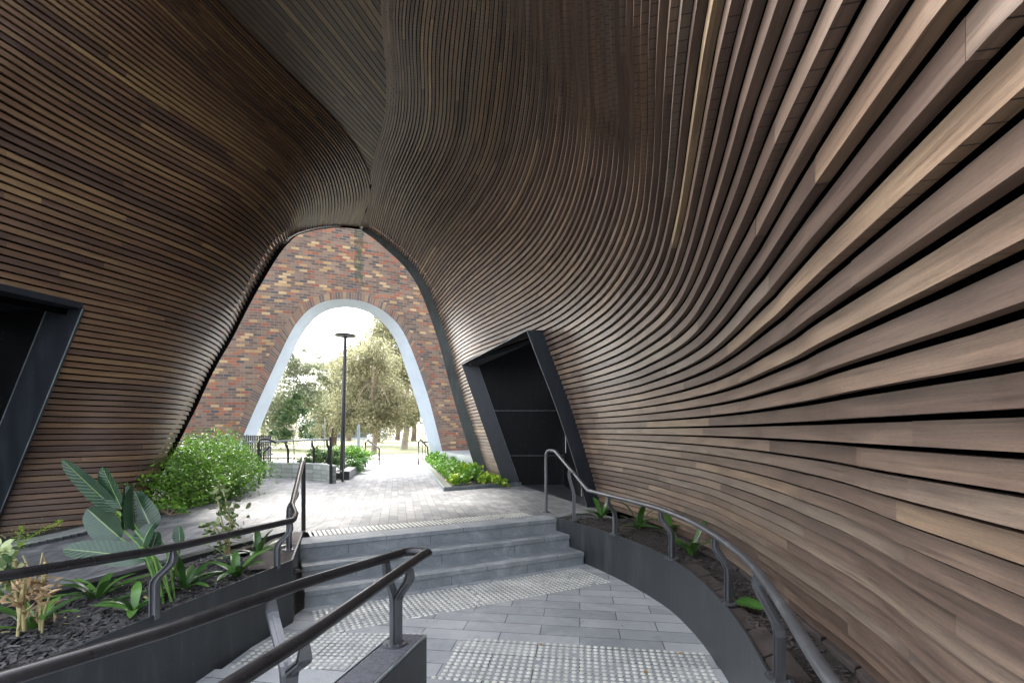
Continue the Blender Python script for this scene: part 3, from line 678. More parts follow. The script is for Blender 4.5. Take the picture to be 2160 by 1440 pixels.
bw = thing('brick_wall', (-5.5, 16, .45), 'tall curved wall of mixed red, tan and blue bricks pierced by a pointed round arch', 'wall')
wm = MB(); TOPZ = 9.3
xs = np.unique(np.concatenate([np.linspace(-12.4, 3.9, 120), oc[0]]))
ap = int(np.argmax(oc[1])); 
def zopen(x):
    if x <= oc[0][0] or x >= oc[0][-1]: return .3
    if x < oc[0][ap]: return float(np.interp(x, oc[0][:ap+1], oc[1][:ap+1]))
    return float(np.interp(-x, -oc[0][ap:][::-1], oc[1][ap:][::-1]))
for off, flip in ((0, 1), (-.5, -1)):
    for i in range(len(xs)-1):
        a, b = xs[i], xs[i+1]
        za, zb = zopen(a+1e-6), zopen(b-1e-6)
        sa, sb_ = S(a), S(b)
        vs = [wp(a, za, off), wp(b, zb, off), wp(b, TOPZ, off), wp(a, TOPZ, off)]; uv = [(sa, za), (sb_, zb), (sb_, TOPZ), (sa, TOPZ)]
        if flip < 0: vs, uv = vs[::-1], uv[::-1]
        wm.quad(*vs, uv=uv)
for i in range(len(xs)-1): wm.quad(wp(xs[i], TOPZ), wp(xs[i+1], TOPZ), wp(xs[i+1], TOPZ, -.5), wp(xs[i], TOPZ, -.5))
# return wall at the left
cx = onwall(413, 900)[0]
p0 = wp(cx, .3, .004); rd = Vector((-.86, -.5, 0)).normalized(); 
for i in range(20):
    a, b = p0+rd*i*.1, p0+rd*(i+1)*.1
    wm.quad(a, b, b+Vector((0, 0, 9.0)), a+Vector((0, 0, 9.0)), uv=[(-i*.1, .3), (-i*.1-.1, .3), (-i*.1-.1, 10.5), (-i*.1, 10.5)])
# rounded return at the right
cx2 = onwall(966, 900)[0]
q0 = wp(cx2, .3, .004); ang0 = 0
pts = [q0]
for i in range(14):
    a = R(30-i*7); pts.append(pts[-1]+Vector((math.cos(a)*.12, math.sin(a)*.12, 0)))
for i in range(14):
    a, b = pts[i], pts[i+1]; wm.quad(a, b, b+Vector((0, 0, 9.0)), a+Vector((0, 0, 9.0)), uv=[(20+i*.12, .3), (20.12+i*.12, .3), (20.12+i*.12, 10.5), (20+i*.12, 10.5)])
# shift the moss streak to its place: uv.x = S(MOSSX)
for n_ in M['brick'].node_tree.nodes:
    if n_.type == 'MATH' and n_.operation == 'SUBTRACT' and abs(n_.inputs[1].default_value-MOSS_S) < 1e-6: n_.inputs[1].default_value = S(MOSSX)
wm.build('wall', M['brick'], bw)
rg = MB(); L = 0
for i in range(120):
    a, b = (oc[0][i], oc[1][i]), (oc[0][i+1], oc[1][i+1]); c, d = (rc_[0][i+1], rc_[1][i+1]), (rc_[0][i], rc_[1][i])
    dl_ = math.hypot(b[0]-a[0], b[1]-a[1])*1.12
    rg.quad(wp(*a, .02), wp(*b, .02), wp(*c, .02), wp(*d, .02), uv=[(.02, L), (.02, L+dl_), (.42, L+dl_), (.42, L)])
    rg.quad(wp(*d, .02), wp(*c, .02), wp(*c, -.01), wp(*d, -.01)); L += dl_
rg.build('arch_ring', M['brick_ring'], bw)
rv = MB()
for i in range(120):
    a, b = (oc[0][i], oc[1][i]), (oc[0][i+1], oc[1][i+1]); c, d = (ic[0][i+1], ic[1][i+1]), (ic[0][i], ic[1][i])
    rv.quad(wp(*a, .05), wp(*b, .05), wp(*c, -.45), wp(*d, -.45)); rv.quad(wp(*a, .05), wp(*b, .05), wp(*b, 0), wp(*a, 0)); rv.quad(wp(*d, -.45), wp(*c, -.45), wp(*b, -.49), wp(*a, -.49))
rv.build('arch_lining', M['reveal'], bw, smooth=True)

# ------------------------------------------------------------------ ground
def structure(mb, name, mat): return tag(mb.build(name, mat), kind='structure')
gm = MB(); gm.quad((-500, -300, -.9), (500, -300, -.9), (500, 700, -.9), (-500, 700, -.9)); structure(gm, 'ground', M['soil'])
lw = MB(); rng = random.Random(5)
xs_ = np.concatenate([np.linspace(-300, -40, 10), np.linspace(-36, 30, 45), np.linspace(40, 300, 8)]); ys_ = np.concatenate([np.linspace(18.6, 60, 40), np.linspace(70, 600, 12)])
H = {}
for i, x in enumerate(xs_):
    for j, y in enumerate(ys_): H[i, j] = .43+(0 if j < 3 else .05*math.sin(x*.31)*math.cos(y*.23)-.0*y)
for i in range(len(xs_)-1):
    for j in range(len(ys_)-1):
        lw.quad((xs_[i], ys_[j], H[i, j]), (xs_[i+1], ys_[j], H[i+1, j]), (xs_[i+1], ys_[j+1], H[i+1, j+1]), (xs_[i], ys_[j+1], H[i, j+1]))
structure(lw, 'lawn', M['grass'])
NL = Vector((-2.13, 4.90, 0)); NR = Vector((.56, 6.31, 0)); SD = (NR-NL).normalized(); SN = Vector((SD.y, -SD.x, 0))   # stair nosing, direction down the steps
def backline(D): return float(np.interp(D, [-2, 3.07, 5.28, 5.5, 7], [-4.4, -3.25, -2.54, -2.45, -2.45]))
pz = MB()
tri_poly(pz, [(-2.45, 5.5), (-2.20, 5.46), (-2.13, 4.90), (.56, 6.31), (.56, 6.40), (1.35, 7.05), (2.2, 7.2), (4, 19.4), (-14, 19.4), (-14, 7), (-2.45, 7)], .45)
def pathz(x, D):
    s = min(1, max(0, (backline(D)-x)/1.9)); s = s*s*(3-2*s); return .45-.125*max(0, 7-D)*s
Ds = np.linspace(-2, 7, 37)
for i in range(36):
    for j in range(12):
        def q(D, u): x = backline(D)+(-7.2-backline(D))*u; return (x, D, pathz(x, D))
        pz.quad(q(Ds[i], (j+1)/12), q(Ds[i], j/12), q(Ds[i+1], j/12), q(Ds[i+1], (j+1)/12))
structure(pz, 'plaza_paving', M['pavers'])
ld = MB(); 
tri_poly(ld, [(-1.95, 3.25), (-.8, 3.25), (-.8, 2.75), (-1.25, .6), (-1.5, -3), (1.2, -3), (1.6, 3), (1.6, 5), (.84, 6.1), (-1.85, 4.7)], 0.0)
structure(ld, 'landing_paving', M['granite'])
rp = MB(); rp.quad((-2.0, 3.25, 0.0), (-3.0, -2.5, -.42), (-1.3, -2.5, -.42), (-.79, 3.25, 0.0)); structure(rp, 'ramp_paving', M['granite'])

fc = MB(); fc.quad((-12, -30, -.004), (12, -30, -.004), (12, -3, -.004), (-12, -3, -.004)); structure(fc, 'bounce_ground', simple('dark_bounce_ground', (.05, .05, .05), .9))  # unseen ground added behind the camera to set the light bounced inside
# ------------------------------------------------------------------ stone steps
st = thing('stone_steps', (-.6, 5.4, 0), 'three blue grey stone steps rising to the plaza beside the curved steel planter', 'steps')
for i in range(3):
    mb = MB(); zt = .45-.15*i; run = .3
    a = NL+SN*(run*i)+SD*(-.05 if i == 0 else -.02); b = NR+SN*(run*i)+SD*(.02+.0*i)
    a = Vector((a.x, a.y, 0)); b = Vector((b.x, b.y, 0)); bk = -SN*(.34 if i else .3)
    L = (b-a).length
    z1 = zt+(.004 if i == 0 else 0); z0 = zt-.15-(.02 if i < 2 else 0)
    nose = SN*.012
    A = [a+nose+Vector((0, 0, z1)), b+nose+Vector((0, 0, z1)), b+bk+Vector((0, 0, z1)), a+bk+Vector((0, 0, z1))]
    B = [a+nose+Vector((0, 0, z1-.045)), b+nose+Vector((0, 0, z1-.045)), a+Vector((0, 0, z1-.05)), b+Vector((0, 0, z1-.05)), a+Vector((0, 0, z0)), b+Vector((0, 0, z0))]
    u = lambda s, v: (s, v)
    mb.quad(*A, uv=[(0, 0), (L, 0), (L, .3), (0, .3)])
    mb.quad(B[0], B[1], A[1], A[0], uv=[(0, 0), (L, 0), (L, .05), (0, .05)])
    mb.quad(B[2], B[3], B[1], B[0]); mb.quad(B[4], B[5], B[3], B[2], uv=[(.4, 0), (L+.4, 0), (L+.4, .1), (.4, .1)])
    mb.build('step', M['step'], st)

# tactile studs
def studs(name, org, d1, n1, d2, n2, z, label, miss=.01, clip=None, seed=1):
    mb = MB(); rng = random.Random(seed); m = 10
    d1 = Vector(d1).normalized(); d2 = Vector(d2).normalized()
    for i in range(n1):
        for j in range(n2):
            c = Vector(org)+d1*.05*i+d2*.05*j
            if rng.random() < miss or (clip and not clip(c.x, c.y)): continue
            c.x += rng.uniform(-.0015, .0015); c.y += rng.uniform(-.0015, .0015)
            ring = []
            for r_, h in ((.0175, 0), (.0165, .0035), (.012, .0055)):
                ring += [(c.x+r_*math.cos(2*math.pi*q/m), c.y+r_*math.sin(2*math.pi*q/m), z+h) for q in range(m)]
            F = [(a*m+q, a*m+(q+1) % m, (a+1)*m+(q+1) % m, (a+1)*m+q) for a in range(2) for q in range(m)]+[tuple(range(2*m, 3*m))]
            mb.add(ring, F, None, rng.random())
    o = mb.build(name, M['stud'], smooth=True); return tag(o, label, 'tactile paving', 'pale tactile stud strips')
up = -SN
o1 = NL+SD*.12+up*.34; studs('tactile_strip', (o1.x, o1.y, 0), SD, 56, up, 6, .4535, 'narrow strip of cream studs along the top edge of the stone steps', seed=2)
o2 = P(1220, 1199, 0); studs('tactile_strip', (o2.x, o2.y, 0), -SD, 58, SN, 12, .001, 'wide slanting strip of cream studs at the foot of the stone steps', seed=3, clip=lambda x, y: x > -1.80)
o3 = P(1480, 1378.6, 0); d3 = (P(905, 1341.7, 0)-o3); d3.z = 0; d3.normalize(); n3 = Vector((d3.y, -d3.x, 0)); n3 = n3 if n3.y < 0 else -n3
studs('tactile_strip', (o3.x, o3.y, 0), d3, 40, n3, 13, .001, 'nearest field of cream studs, right of the brick topped low wall', seed=4, clip=lambda x, y: y > 0 and x > -.62+(y-2.7)*.25)
o4 = P(491.7, 1399, 0); studs('tactile_strip', (o4.x+.03, 3.28, 0), (1, -.03, 0), 23, (.12, 1, 0), 12, .001, 'field of cream studs between the left planter and the brick topped low wall', seed=5)

# ------------------------------------------------------------------ right curved planter
cp = [P(1170, 1090, .465), P(1240, 1108, .465), P(1304, 1129, .465), P(1361, 1151, .465), P(1419, 1177.5, .465), P(1475, 1219, .465), P(1531, 1275, .465), P(1580, 1342, .465), P(1625, 1429, .465)]
cpx = [(p.x, p.y) for p in cp]+[(1.02, 1.55), (.88, .9), (.78, .2), (.72, -1)]
def smoothline(pts, n=80, it=6):
    a = np.array(pts, float); s = np.concatenate([[0], np.cumsum(np.linalg.norm(np.diff(a, axis=0), axis=1))]); t = np.linspace(0, s[-1], n)
    r = np.stack([np.interp(t, s, a[:, i]) for i in range(a.shape[1])], 1)
    for _ in range(it): r[1:-1] = (r[:-2]+2*r[1:-1]+r[2:])/4
    return r
cl = smoothline(cpx, 90)
pr = thing('curved_planter', (1.3, 4, 0), 'curved dark steel planter at the foot of the right timber wall', 'planter')
def wall_ribbon(mb, line, z0, z1, th, side=1):
    n = len(line); t = np.gradient(line, axis=0); t /= np.linalg.norm(t, axis=1)[:, None]; nr = np.stack([t[:, 1], -t[:, 0]], 1)*side*th
    L = 0
    for i in range(n-1):
        a, b = line[i], line[i+1]; c, d = b+nr[i+1], a+nr[i]
        l = float(np.hypot(*(b-a)))
        mb.quad((a[0], a[1], z0), (b[0], b[1], z0), (b[0], b[1], z1), (a[0], a[1], z1), uv=[(L, z0), (L+l, z0), (L+l, z1), (L, z1)])
        mb.quad((a[0], a[1], z1), (b[0], b[1], z1), (c[0], c[1], z1), (d[0], d[1], z1))
        mb.quad((d[0], d[1], z1), (c[0], c[1], z1), (c[0], c[1], z0), (d[0], d[1], z0)); L += l
    for i in (0, n-1):
        a = line[i]; d = a+nr[i]; mb.quad((a[0], a[1], z0), (d[0], d[1], z0), (d[0], d[1], z1), (a[0], a[1], z1), uv=[(.01, z0), (.01+th, z0), (.01+th, z1), (.01, z1)])
mb = MB(); wall_ribbon(mb, cl, -.05, .465, .012, -1); mb.build('steel_wall', M['steel_dark'], pr, smooth=True)
so_ = MB(); rows = []
for p in cl:
    y = p[1]; xw = float(FR(min(y+.25, 7.2), .44))+.06
    dirx = (xw-p[0]); rows.append([(p[0]+.012+dirx*t, y+.25*t, .425+.02*math.sin(y*9+t*5)) for t in np.linspace(0, 1, 6)])
for i in range(len(rows)-1):
    for j in range(5): so_.quad(rows[i+1][j], rows[i+1][j+1], rows[i][j+1], rows[i][j])
so_.build('soil', M['soil'], pr)
rng = random.Random(9); slab = MB()
for i in range(0, 84, 4):     # sandstone slabs at the wall edge of the planter
    a, b = rows[i], rows[min(i+4, len(rows)-1)]
    def lerp(r, t): return Vector(np.array([np.interp(t, np.linspace(0, 1, 6), [q[c] for q in r]) for c in range(3)]))
    if lerp(a, 0).y > 5.6: continue
    if lerp(a, 0).y < 4.2:
        t0_, t1_ = .03, .30+rng.uniform(-.05, .05)
        q = [lerp(a, t0_), lerp(a, t1_), lerp(b, t1_), lerp(b, t0_)]; c = sum(q, Vector())/4; q = [c+(p-c)*.95 for p in q]
        for p in q: p.z = .445+rng.uniform(0, .012)
        slab.prism([p-Vector((0, 0, .04)) for p in q][::-1], (0, 0, .04))
    t0_, t1_ = .78+rng.uniform(-.04, .04), .98
    q = [lerp(a, t0_), lerp(a, t1_), lerp(b, t1_), lerp(b, t0_)]; c = sum(q, Vector())/4; q = [c+(p-c)*.95 for p in q]
    for p in q: p.z = .455+rng.uniform(0, .012)
    slab.prism([p-Vector((0, 0, .04)) for p in q][::-1], (0, 0, .04))
slab.build('stone_edging', M['stone'], pr, bevel=.006)
def chips(mb, region, n, z, s=(.012, .035), seed=0):
    rng = random.Random(seed)
    for _ in range(n):
        x, y, zz_ = region(rng); L = rng.uniform(*s); a = rng.uniform(0, 6.28); d = Vector((math.cos(a), math.sin(a), rng.uniform(-.4, .4))).normalized()
        e = d.cross(Vector((rng.uniform(-.5, .5), rng.uniform(-.5, .5), 1))).normalized(); nn = d.cross(e)
        mb.obox((x, y, zz_+rng.uniform(0, .012)), d*L, e*L*.4, nn*L*.12, rng.random())
ch = MB()
def regR(rng):
    i = rng.randrange(0, 62); t = rng.uniform(.08, .95); p = lerp(rows[i], t).lerp(lerp(rows[i+1], t), rng.random()); return p.x, p.y, p.z
chips(ch, regR, 1800, 0, (.008, .022), 4); tag(ch.build('mulch', M['stone'], pr), kind='stuff')

# ------------------------------------------------------------------ left planter
LW = lambda D: -1.83-.21*(4.04-D)
lp = thing('left_planter', (-2.3, 3.2, 0), 'straight dark steel planter with bark mulch between the ramp and the left path', 'planter'); lp.name = 'long_planter'
mb = MB(); line = np.array([(LW(d), d) for d in np.linspace(4.04, -2, 40)]); wall_ribbon(mb, line, -.5, .525, .012, 1)
mb.build('steel_wall', M['steel_dark'], lp)
mb = MB(); a, b = Vector((-1.83, 4.04, 0)), Vector((-2.16, 4.93, 0)); c = Vector((-2.36, 5.49, 0))
mb.prism([(a.x, a.y, -.02), (a.x, a.y, .525), (b.x, b.y, .49), (c.x, c.y, .47), (c.x, c.y, .3), (b.x, b.y, -.02)], (-.014, -.005, 0)); mb.build('end_plate', M['steel_dark'], lp)
sl = MB()
def lrow(d):
    x0, x1 = LW(d)-.012, backline(d+.25)+.10; return [(x0+(x1-x0)*t, d+.25*t, .40+.05*t+.02*math.sin(d*7+t*4)) for t in np.linspace(0, 1, 6)]
lr = [lrow(d) for d in np.linspace(-1.5, 4.2, 40)]
for i in range(39):
    for j in range(5): sl.quad(lr[i][j], lr[i+1][j], lr[i+1][j+1], lr[i][j+1])
sl.build('soil', M['soil'], lp)
pd = MB(); tri_poly(pd, [(-1.85, 4.05), (-2.15, 4.93), (-2.36, 5.46), (-2.56, 5.30), (-2.40, 4.3), (-2.15, 3.95)], .462); pd.build('brick_pad', M['stone'], lp)
kb = MB()
line = np.array([(backline(d), d) for d in np.linspace(-2, 5.3, 40)]); 
for (o_, w_, zt, mt) in ((0, .05, .50, 'k'),):
    for i in range(39):
        a, b = line[i], line[i+1]
        za, zb = pathz(a[0], a[1])-.1, pathz(b[0], b[1])-.1
        v = [(a[0]-.06, a[1], .2), (a[0]+.06, a[1]-.02, .2), (a[0]+.06, a[1]-.02, .50), (a[0]-.06, a[1], .50)]
        u_ = [(b[0]-.06, b[1], .2), (b[0]+.06, b[1]-.02, .2), (b[0]+.06, b[1]-.02, .50), (b[0]-.06, b[1], .50)]
        kb.add(v+u_, [(0, 4, 7, 3), (3, 7, 6, 2), (1, 2, 6, 5)])
kb.build('kerb', M['steel_dark'], lp)
kb = MB(); rng = random.Random(12)
d = -1.5
while d < 4.9:
    L = rng.uniform(.35, .55); x0 = backline(d)+.07; x1 = backline(d+L-.01)+.07
    z_ = .455+rng.uniform(0, .01); kb.prism([(x0, d, z_-.05), (x0+.11, d-.02, z_-.05), (x1+.11, d+L-.03, z_-.05), (x1, d+L-.01, z_-.05)], (0, 0, .05)); d += L
kb.build('stone_edging', M['stone'], lp, bevel=.005)
mc = MB()
def regL(rng):
    i = rng.randrange(12, 39); t = rng.uniform(.02, .98); p = lerp(lr[i], t).lerp(lerp(lr[i+1], t), rng.random()); return p.x, p.y, p.z
chips(mc, regL, 8500, 0, (.012, .034), 6); tag(mc.build('mulch', M['mulch'], lp), kind='stuff')
lc = MB(); chips(lc, regL, 260, 0, (.01, .02), 61); tag(lc.build('mulch', M['cane'], lp), kind='stuff')

# ------------------------------------------------------------------ low wall with brick coping between the ramps
iw = thing('low_wall', (-.6, 2.5, 0), 'low dark steel clad wall with a brick coping and a post standing on its end', 'wall')
Lc = lambda y: float(np.interp(y, [-2, .8, 2.2, 2.72], [-1.5, -1.12, -.814, -.676])); Rc = lambda y: float(np.interp(y, [-2, .8, 2.2, 2.73], [-1.25, -.93, -.622, -.482]))
poly = [(Rc(y), y) for y in np.linspace(-2, 2.73, 14)]+[(-.628, 2.745), (-.676, 2.715)]+[(Lc(y), y) for y in np.linspace(2.6, -2, 14)]
mb = MB()
mb.prism([(x, y, -.5) for x, y in poly][::-1], (0, 0, .935)); mb.build('steel_wall', M['steel_dark'], iw)
mb = MB(); c0 = [(x, y, .435) for x, y in poly]; rngc = random.Random(3)
y = -1.9
while y < 2.72:
    y1 = min(y+.1, 2.735); s_ = .05
    q = [(Rc(y)-.010, y), (Rc(y1)-.010, y1), (Lc(y1)+.010 if y1 < 2.70 else -.64, y1+.01), (Lc(y)+.010, y+.01)]
    q = [Vector((a_, b_, .437)) for a_, b_ in q]; cc = sum(q, Vector())/4; q = [cc+(p-cc)*.965 for p in q]
    mb.prism(q, (0, 0, .014+rngc.uniform(0, .002)), rngc.random()); y = y1
    if y1 >= 2.73: break
mb.build('coping', simple('charcoal_coping_brick', (.10, .10, .11), .8, var=.35, scale=40, bumpy=.3), iw, bevel=.004)
mb = MB(); 
for X_ in (Rc, Lc):
    mb.sweep([(X_(yy), yy, .452) for yy in np.linspace(-1.9, 2.72, 20)], [(-.004, -.006), (.004, -.006), (.004, .006), (-.004, .006)])
mb.build('edge_trim', M['galv'], iw)

# ------------------------------------------------------------------ handrails
def chaikin(pts, it=2, closed=False):
    pts = [Vector(p) for p in pts]
    for _ in range(it):
        q = [pts[0]]
        for a, b in zip(pts[:-1], pts[1:]): q += [a*.75+b*.25, a*.25+b*.75]
        q.append(pts[-1]); pts = q
    return pts
def post(parent, base, top, mat, w_=.010, dd=.032, kneedrop=.16, kneerise=.30, plate=True, hint=None):
    """flat steel stanchion: straight up from its base, cranked over to the underside of the rail"""
    base, top = Vector(base), Vector(top)
    k1 = Vector((base.x, base.y, top.z-kneerise)); k2 = Vector((top.x, top.y, top.z-kneedrop*.55))
    top = top+Vector((0, 0, .016)); v1 = (k2-k1).normalized(); path = [base, k1-Vector((0, 0, .035)), k1-Vector((0, 0, .012))+v1*.006, k1+v1*.03, k2-v1*.03, k2+v1*-.006+Vector((0, 0, .010)), k2+Vector((0, 0, .03)), top-Vector((0, 0, .012))] if (top-base).xy.length > .02 else [base, top]
    off = Vector((top.x-base.x, top.y-base.y, 0)); h = off.normalized() if off.length > .02 else Vector((1, 0, 0))
    side = h.cross(Vector((0, 0, 1)))
    mb = MB()
    sc = [float(np.interp(i/(len(path)-1), [0, .5, .8, 1], [1, 1, .95, .6])) for i in range(len(path))]
    # web with two thin flanges, like the doubled plates in the photo
    mb.sweep(path, [(-.006, -dd*.5), (.006, -dd*.5), (.006, dd*.5), (-.006, dd*.5)], hint=h, scale=sc)
    mb.sweep([p-h*dd*.5*s_ for p, s_ in zip(path, sc)], [(-.021, -.003), (.021, -.003), (.021, .003), (-.021, .003)], hint=h, scale=sc)
    mb.sweep([p+h*dd*.5*s_ for p, s_ in zip(path, sc)], [(-.021, -.003), (.021, -.003), (.021, .003), (-.021, .003)], hint=h, scale=sc)
    if plate:
        mb.cyl(base-Vector((0, 0, .002)), .062, .012, 20)
        for q in range(4): mb.cyl(base+Vector((.045*math.cos(q*1.5708+.7), .045*math.sin(q*1.5708+.7), .009)), .008, .008, 6)
    return mb.build('post', mat, parent)

# right curved rail
hr = thing('curved_handrail', (1.2, 4, .45), 'grey curved handrail on the curved steel planter, beside the right timber wall', 'handrail')
rz = .885
low = [P(1240.6, 1034, rz), P(1280, 1044, rz), P(1335, 1057, rz), P(1392.5, 1072.5, rz), P(1450, 1095, rz), P(1505, 1125, rz), P(1576, 1177.5, rz), P(1625, 1237.5, rz), P(1662, 1294, rz), P(1700, 1357, rz), P(1752, 1440, rz)]
lowl = smoothline([(p.x, p.y, p.z) for p in low]+[(.80, .9, rz), (.70, .3, rz)], 60, 4)
topA = Vector((.48, 6.82, 1.30)); topB = Vector((.61, 6.72, 1.325))
railp = [(.48, 6.82, .45), (.48, 6.82, 1.2)]+[(.482, 6.815, 1.27), (.495, 6.80, 1.308), (.53, 6.78, 1.322), (.59, 6.70, 1.322), (.61, 6.62, 1.30)]+[tuple(p) for p in lowl]
mb = MB(); mb.tube(railp, .0225, 14); mb.build('rail', M['rail_grey'], hr, smooth=True)
mb = MB(); mb.cyl((.48, 6.82, .451), .05, .01); mb.build('base_plate', M['rail_grey'], hr)
for bx, by, tx, ty in ((1210.6, 1097, None, None), (1297, 1127, 1283, 1046), (1417, 1177.5, 1394, 1073.5), (1537, 1271, 1508, 1128), (1644, 1432.5, 1596, 1200)):
    b = P(bx, by, .46)
    if tx is None: t = Vector((.72, 6.28, 1.13)); post(hr, b, (b.x-.06, b.y, 1.10), M['rail_grey']); continue
    t = P(tx, ty, rz); post(hr, b, t-Vector((0, 0, .02)), M['rail_grey'], kneerise=.17, kneedrop=.12)

# left rail along the planter, joining the stair rail
hl = thing('left_handrail', (-2, 4, .45), 'dark handrail along the top of the long steel planter, turning up beside the steps', 'handrail'); hl.name = 'planter_handrail'
LR = lambda D: LW(D)+.10
e = P(617, 1097, .865)
rl = [(LR(d), d, float(np.interp(d, [1, 2.03, 2.79, 3.88], [1.04, .989, .919, .881]))) for d in np.linspace(-1.0, 3.88, 30)]
rl += [(-1.775, 3.94, .885), (-1.80, 4.02, .91)]
Pt = Vector((-2.36, 5.46, 1.255))
rl += [(-1.93, 4.24, .95), (-2.30, 5.30, 1.24), (-2.345, 5.42, 1.27), (-2.375, 5.50, 1.262), (-2.38, 5.52, 1.2), (-2.38, 5.52, .46)]
mb = MB(); mb.tube(rl, .0235, 14); mb.build('rail', M['rail'], hl, smooth=True)
for d, bend in ((2.83, 1), (3.86, 1), (1.2, 1), (0.2, 1)):
    zt = float(np.interp(d, [1, 2.03, 2.79, 3.88], [1.04, .989, .919, .881]))
    post(hl, (LW(d)-.008, d, .50), (LR(d), d, zt-.02), M['rail_grey'], kneerise=.17, kneedrop=.12, plate=False)
post(hl, (-2.13, 4.62, .462), (-2.06, 4.62, 1.03), M['rail_grey'], kneerise=.16, kneedrop=.10)

# central double rail
hc = thing('double_handrail', (-.7, 2.2, .45), 'dark double handrail with a squared end, standing on the brick topped low wall', 'handrail')
zc = .925
A_ = [P(323, 1339, zc), P(650, 1226, zc)]
ra = lambda y: float(np.interp(y, [-1, 1.314, 1.6, 2.165, 2.68], [-2.6, -1.39, -1.19, -.913, -.60])); rb = lambda y: float(np.interp(y, [-1, 1.3, 1.6, 2.68], [-1.3, -.745, -.672, -.475]))
rl = [(ra(y), y, zc) for y in np.linspace(-.6, 2.66, 20)]+[(-.605, 2.685, zc), (-.56, 2.705, zc), (-.50, 2.70, zc), (-.47, 2.675, zc)]+[(rb(y), y, zc) for y in np.linspace(2.60, -.6, 20)]
mb = MB(); mb.tube(rl, .024, 14); mb.build('rail', M['rail'], hc, smooth=True)
for (bx, by, da, db_) in ((-.624, 2.60, -.03, .15), (-.83, 1.80, .20, .22), (-1.02, .9, .35, .3)):
    post(hc, (bx-.008, by, .452), (ra(by+da), by+da, zc-.02), M['rail_grey'], kneerise=.20, kneedrop=.10)
    post(hc, (bx+.008, by, .452), (rb(by-db_), by-db_, zc-.02), M['rail_grey'], kneerise=.20, kneedrop=.10, plate=False)

# ------------------------------------------------------------------ plants
def leafquad(mb, c, s, rng, asp=.45, droop=0, tint=None):
    a = Vector((rng.gauss(0, 1), rng.gauss(0, 1), rng.gauss(0, .7)-droop)).normalized()
    b = a.cross(Vector((rng.gauss(0, 1), rng.gauss(0, 1), rng.gauss(0, 1)))).normalized()
    n_ = a.cross(b)*s*.12
    mb.add([c-a*s*.5, c+b*s*asp*.5+n_, c+a*s*.5, c-b*s*asp*.5+n_], [(0, 1, 2, 3)], None, rng.random() if tint is None else tint)
def strap_plant(name, base, n, L, label, group, mat='leaf_strap', wid=.035, seed=0, cat='plant', lean=(0, 0)):
    rng = random.Random(seed); t = thing(name, base, label, cat, group); mb = MB(); base = Vector(base); L *= 1.0 if 'long' in group else 1.15; wid *= 1.5; n = max(7, n-2)
    for i in range(n):
        a = 6.283*i/n+rng.uniform(-.35, .35); l = L*rng.uniform(.6, 1.1); up_ = rng.uniform(.5, 1.0)*(1.35 if i % 3 == 0 else .9)
        d = Vector((math.cos(a)+lean[0], math.sin(a)+lean[1], 0)).normalized(); pth = []; W = []
        for s in range(10):
            u = s/9; out = l*(u*.22+u*u*.42)/up_; hgt = l*up_*(u*1.0-u*u*.5*(1.25-up_*.55))
            pth.append(base+d*(out+.012)+Vector((0, 0, hgt))); W.append(wid*(.55+1.2*u if u < .5 else 1.15*math.sqrt(max(0.02, 1-((u-.5)/.5)**2)))*rng.uniform(.97, 1.03))
        sd_ = d.cross(Vector((0, 0, 1))); V = []; F = []
        for p, w_ in zip(pth, W): V += [p-sd_*w_*.5+Vector((0, 0, w_*.18)), p, p+sd_*w_*.5+Vector((0, 0, w_*.18))]
        for s in range(9):
            for q in range(2): F.append((s*3+q, s*3+q+1, s*3+q+4, s*3+q+3))
        mb.add(V, F, None, rng.random())
    mb.build('leaves', M[mat], t, smooth=True); return t
G1 = 'strap leaved plants in the curved planter'
for i, (x, y, n, L, lab) in enumerate(((1262, 1095, 11, .34, 'strap leaved plant in the curved planter, nearest the doorway'), (1342, 1118, 10, .33, 'strap leaved plant in the curved planter between the second and third posts'),
        (1408, 1128, 12, .36, 'broad clump of strap leaves in the curved planter, behind the third post'), (1452, 1172, 9, .30, 'strap leaved plant in the curved planter just right of the third post'))):
    b = P(x, y, .43); strap_plant('strap_plant', (b.x+.03, b.y, .43), n, L, lab, G1, seed=20+i, wid=.042)
t = thing('fallen_leaf', P(1585, 1276, .46), 'single broad green leaf lying in the curved planter beside the fourth post', 'leaf')
def paddle(mb, root, tip, width, nrm, curl=.15, n=14, fold=.3, asym=0):
    root, tip, nrm = Vector(root), Vector(tip), Vector(nrm).normalized(); ax = tip-root; L = ax.length; sd_ = ax.cross(nrm).normalized(); V = []; F = []; U = []
    m = 6
    for i in range(n+1):
        u = i/n; w_ = width*.5*math.sqrt(max(.004, 1-(2*min(1, u**.9*.99+.008)-1)**2))*(1.0+.12*math.cos(u*4))
        c = root+ax*u+nrm*(-curl*L*(u*u))
        for j in range(-m, m+1):
            v = j/m; V.append(c+sd_*(w_*v)+nrm*(abs(v)*fold*w_+.004*math.sin(u*40)*abs(v))); U.append((u, v))
    k = 2*m+1
    fs = []; us = []
    for i in range(n):
        for j in range(2*m):
            f = (i*k+j, i*k+j+1, (i+1)*k+j+1, (i+1)*k+j); fs.append(f); us.append([U[q] for q in f])
    mb.add(V, fs, us)
mb = MB(); a = P(1552, 1268, .47); b = P(1612, 1282, .47); paddle(mb, a, b, .13, (0, -.3, 1), .05); mb.build('leaf', M['leaf_strap'], t, smooth=True)

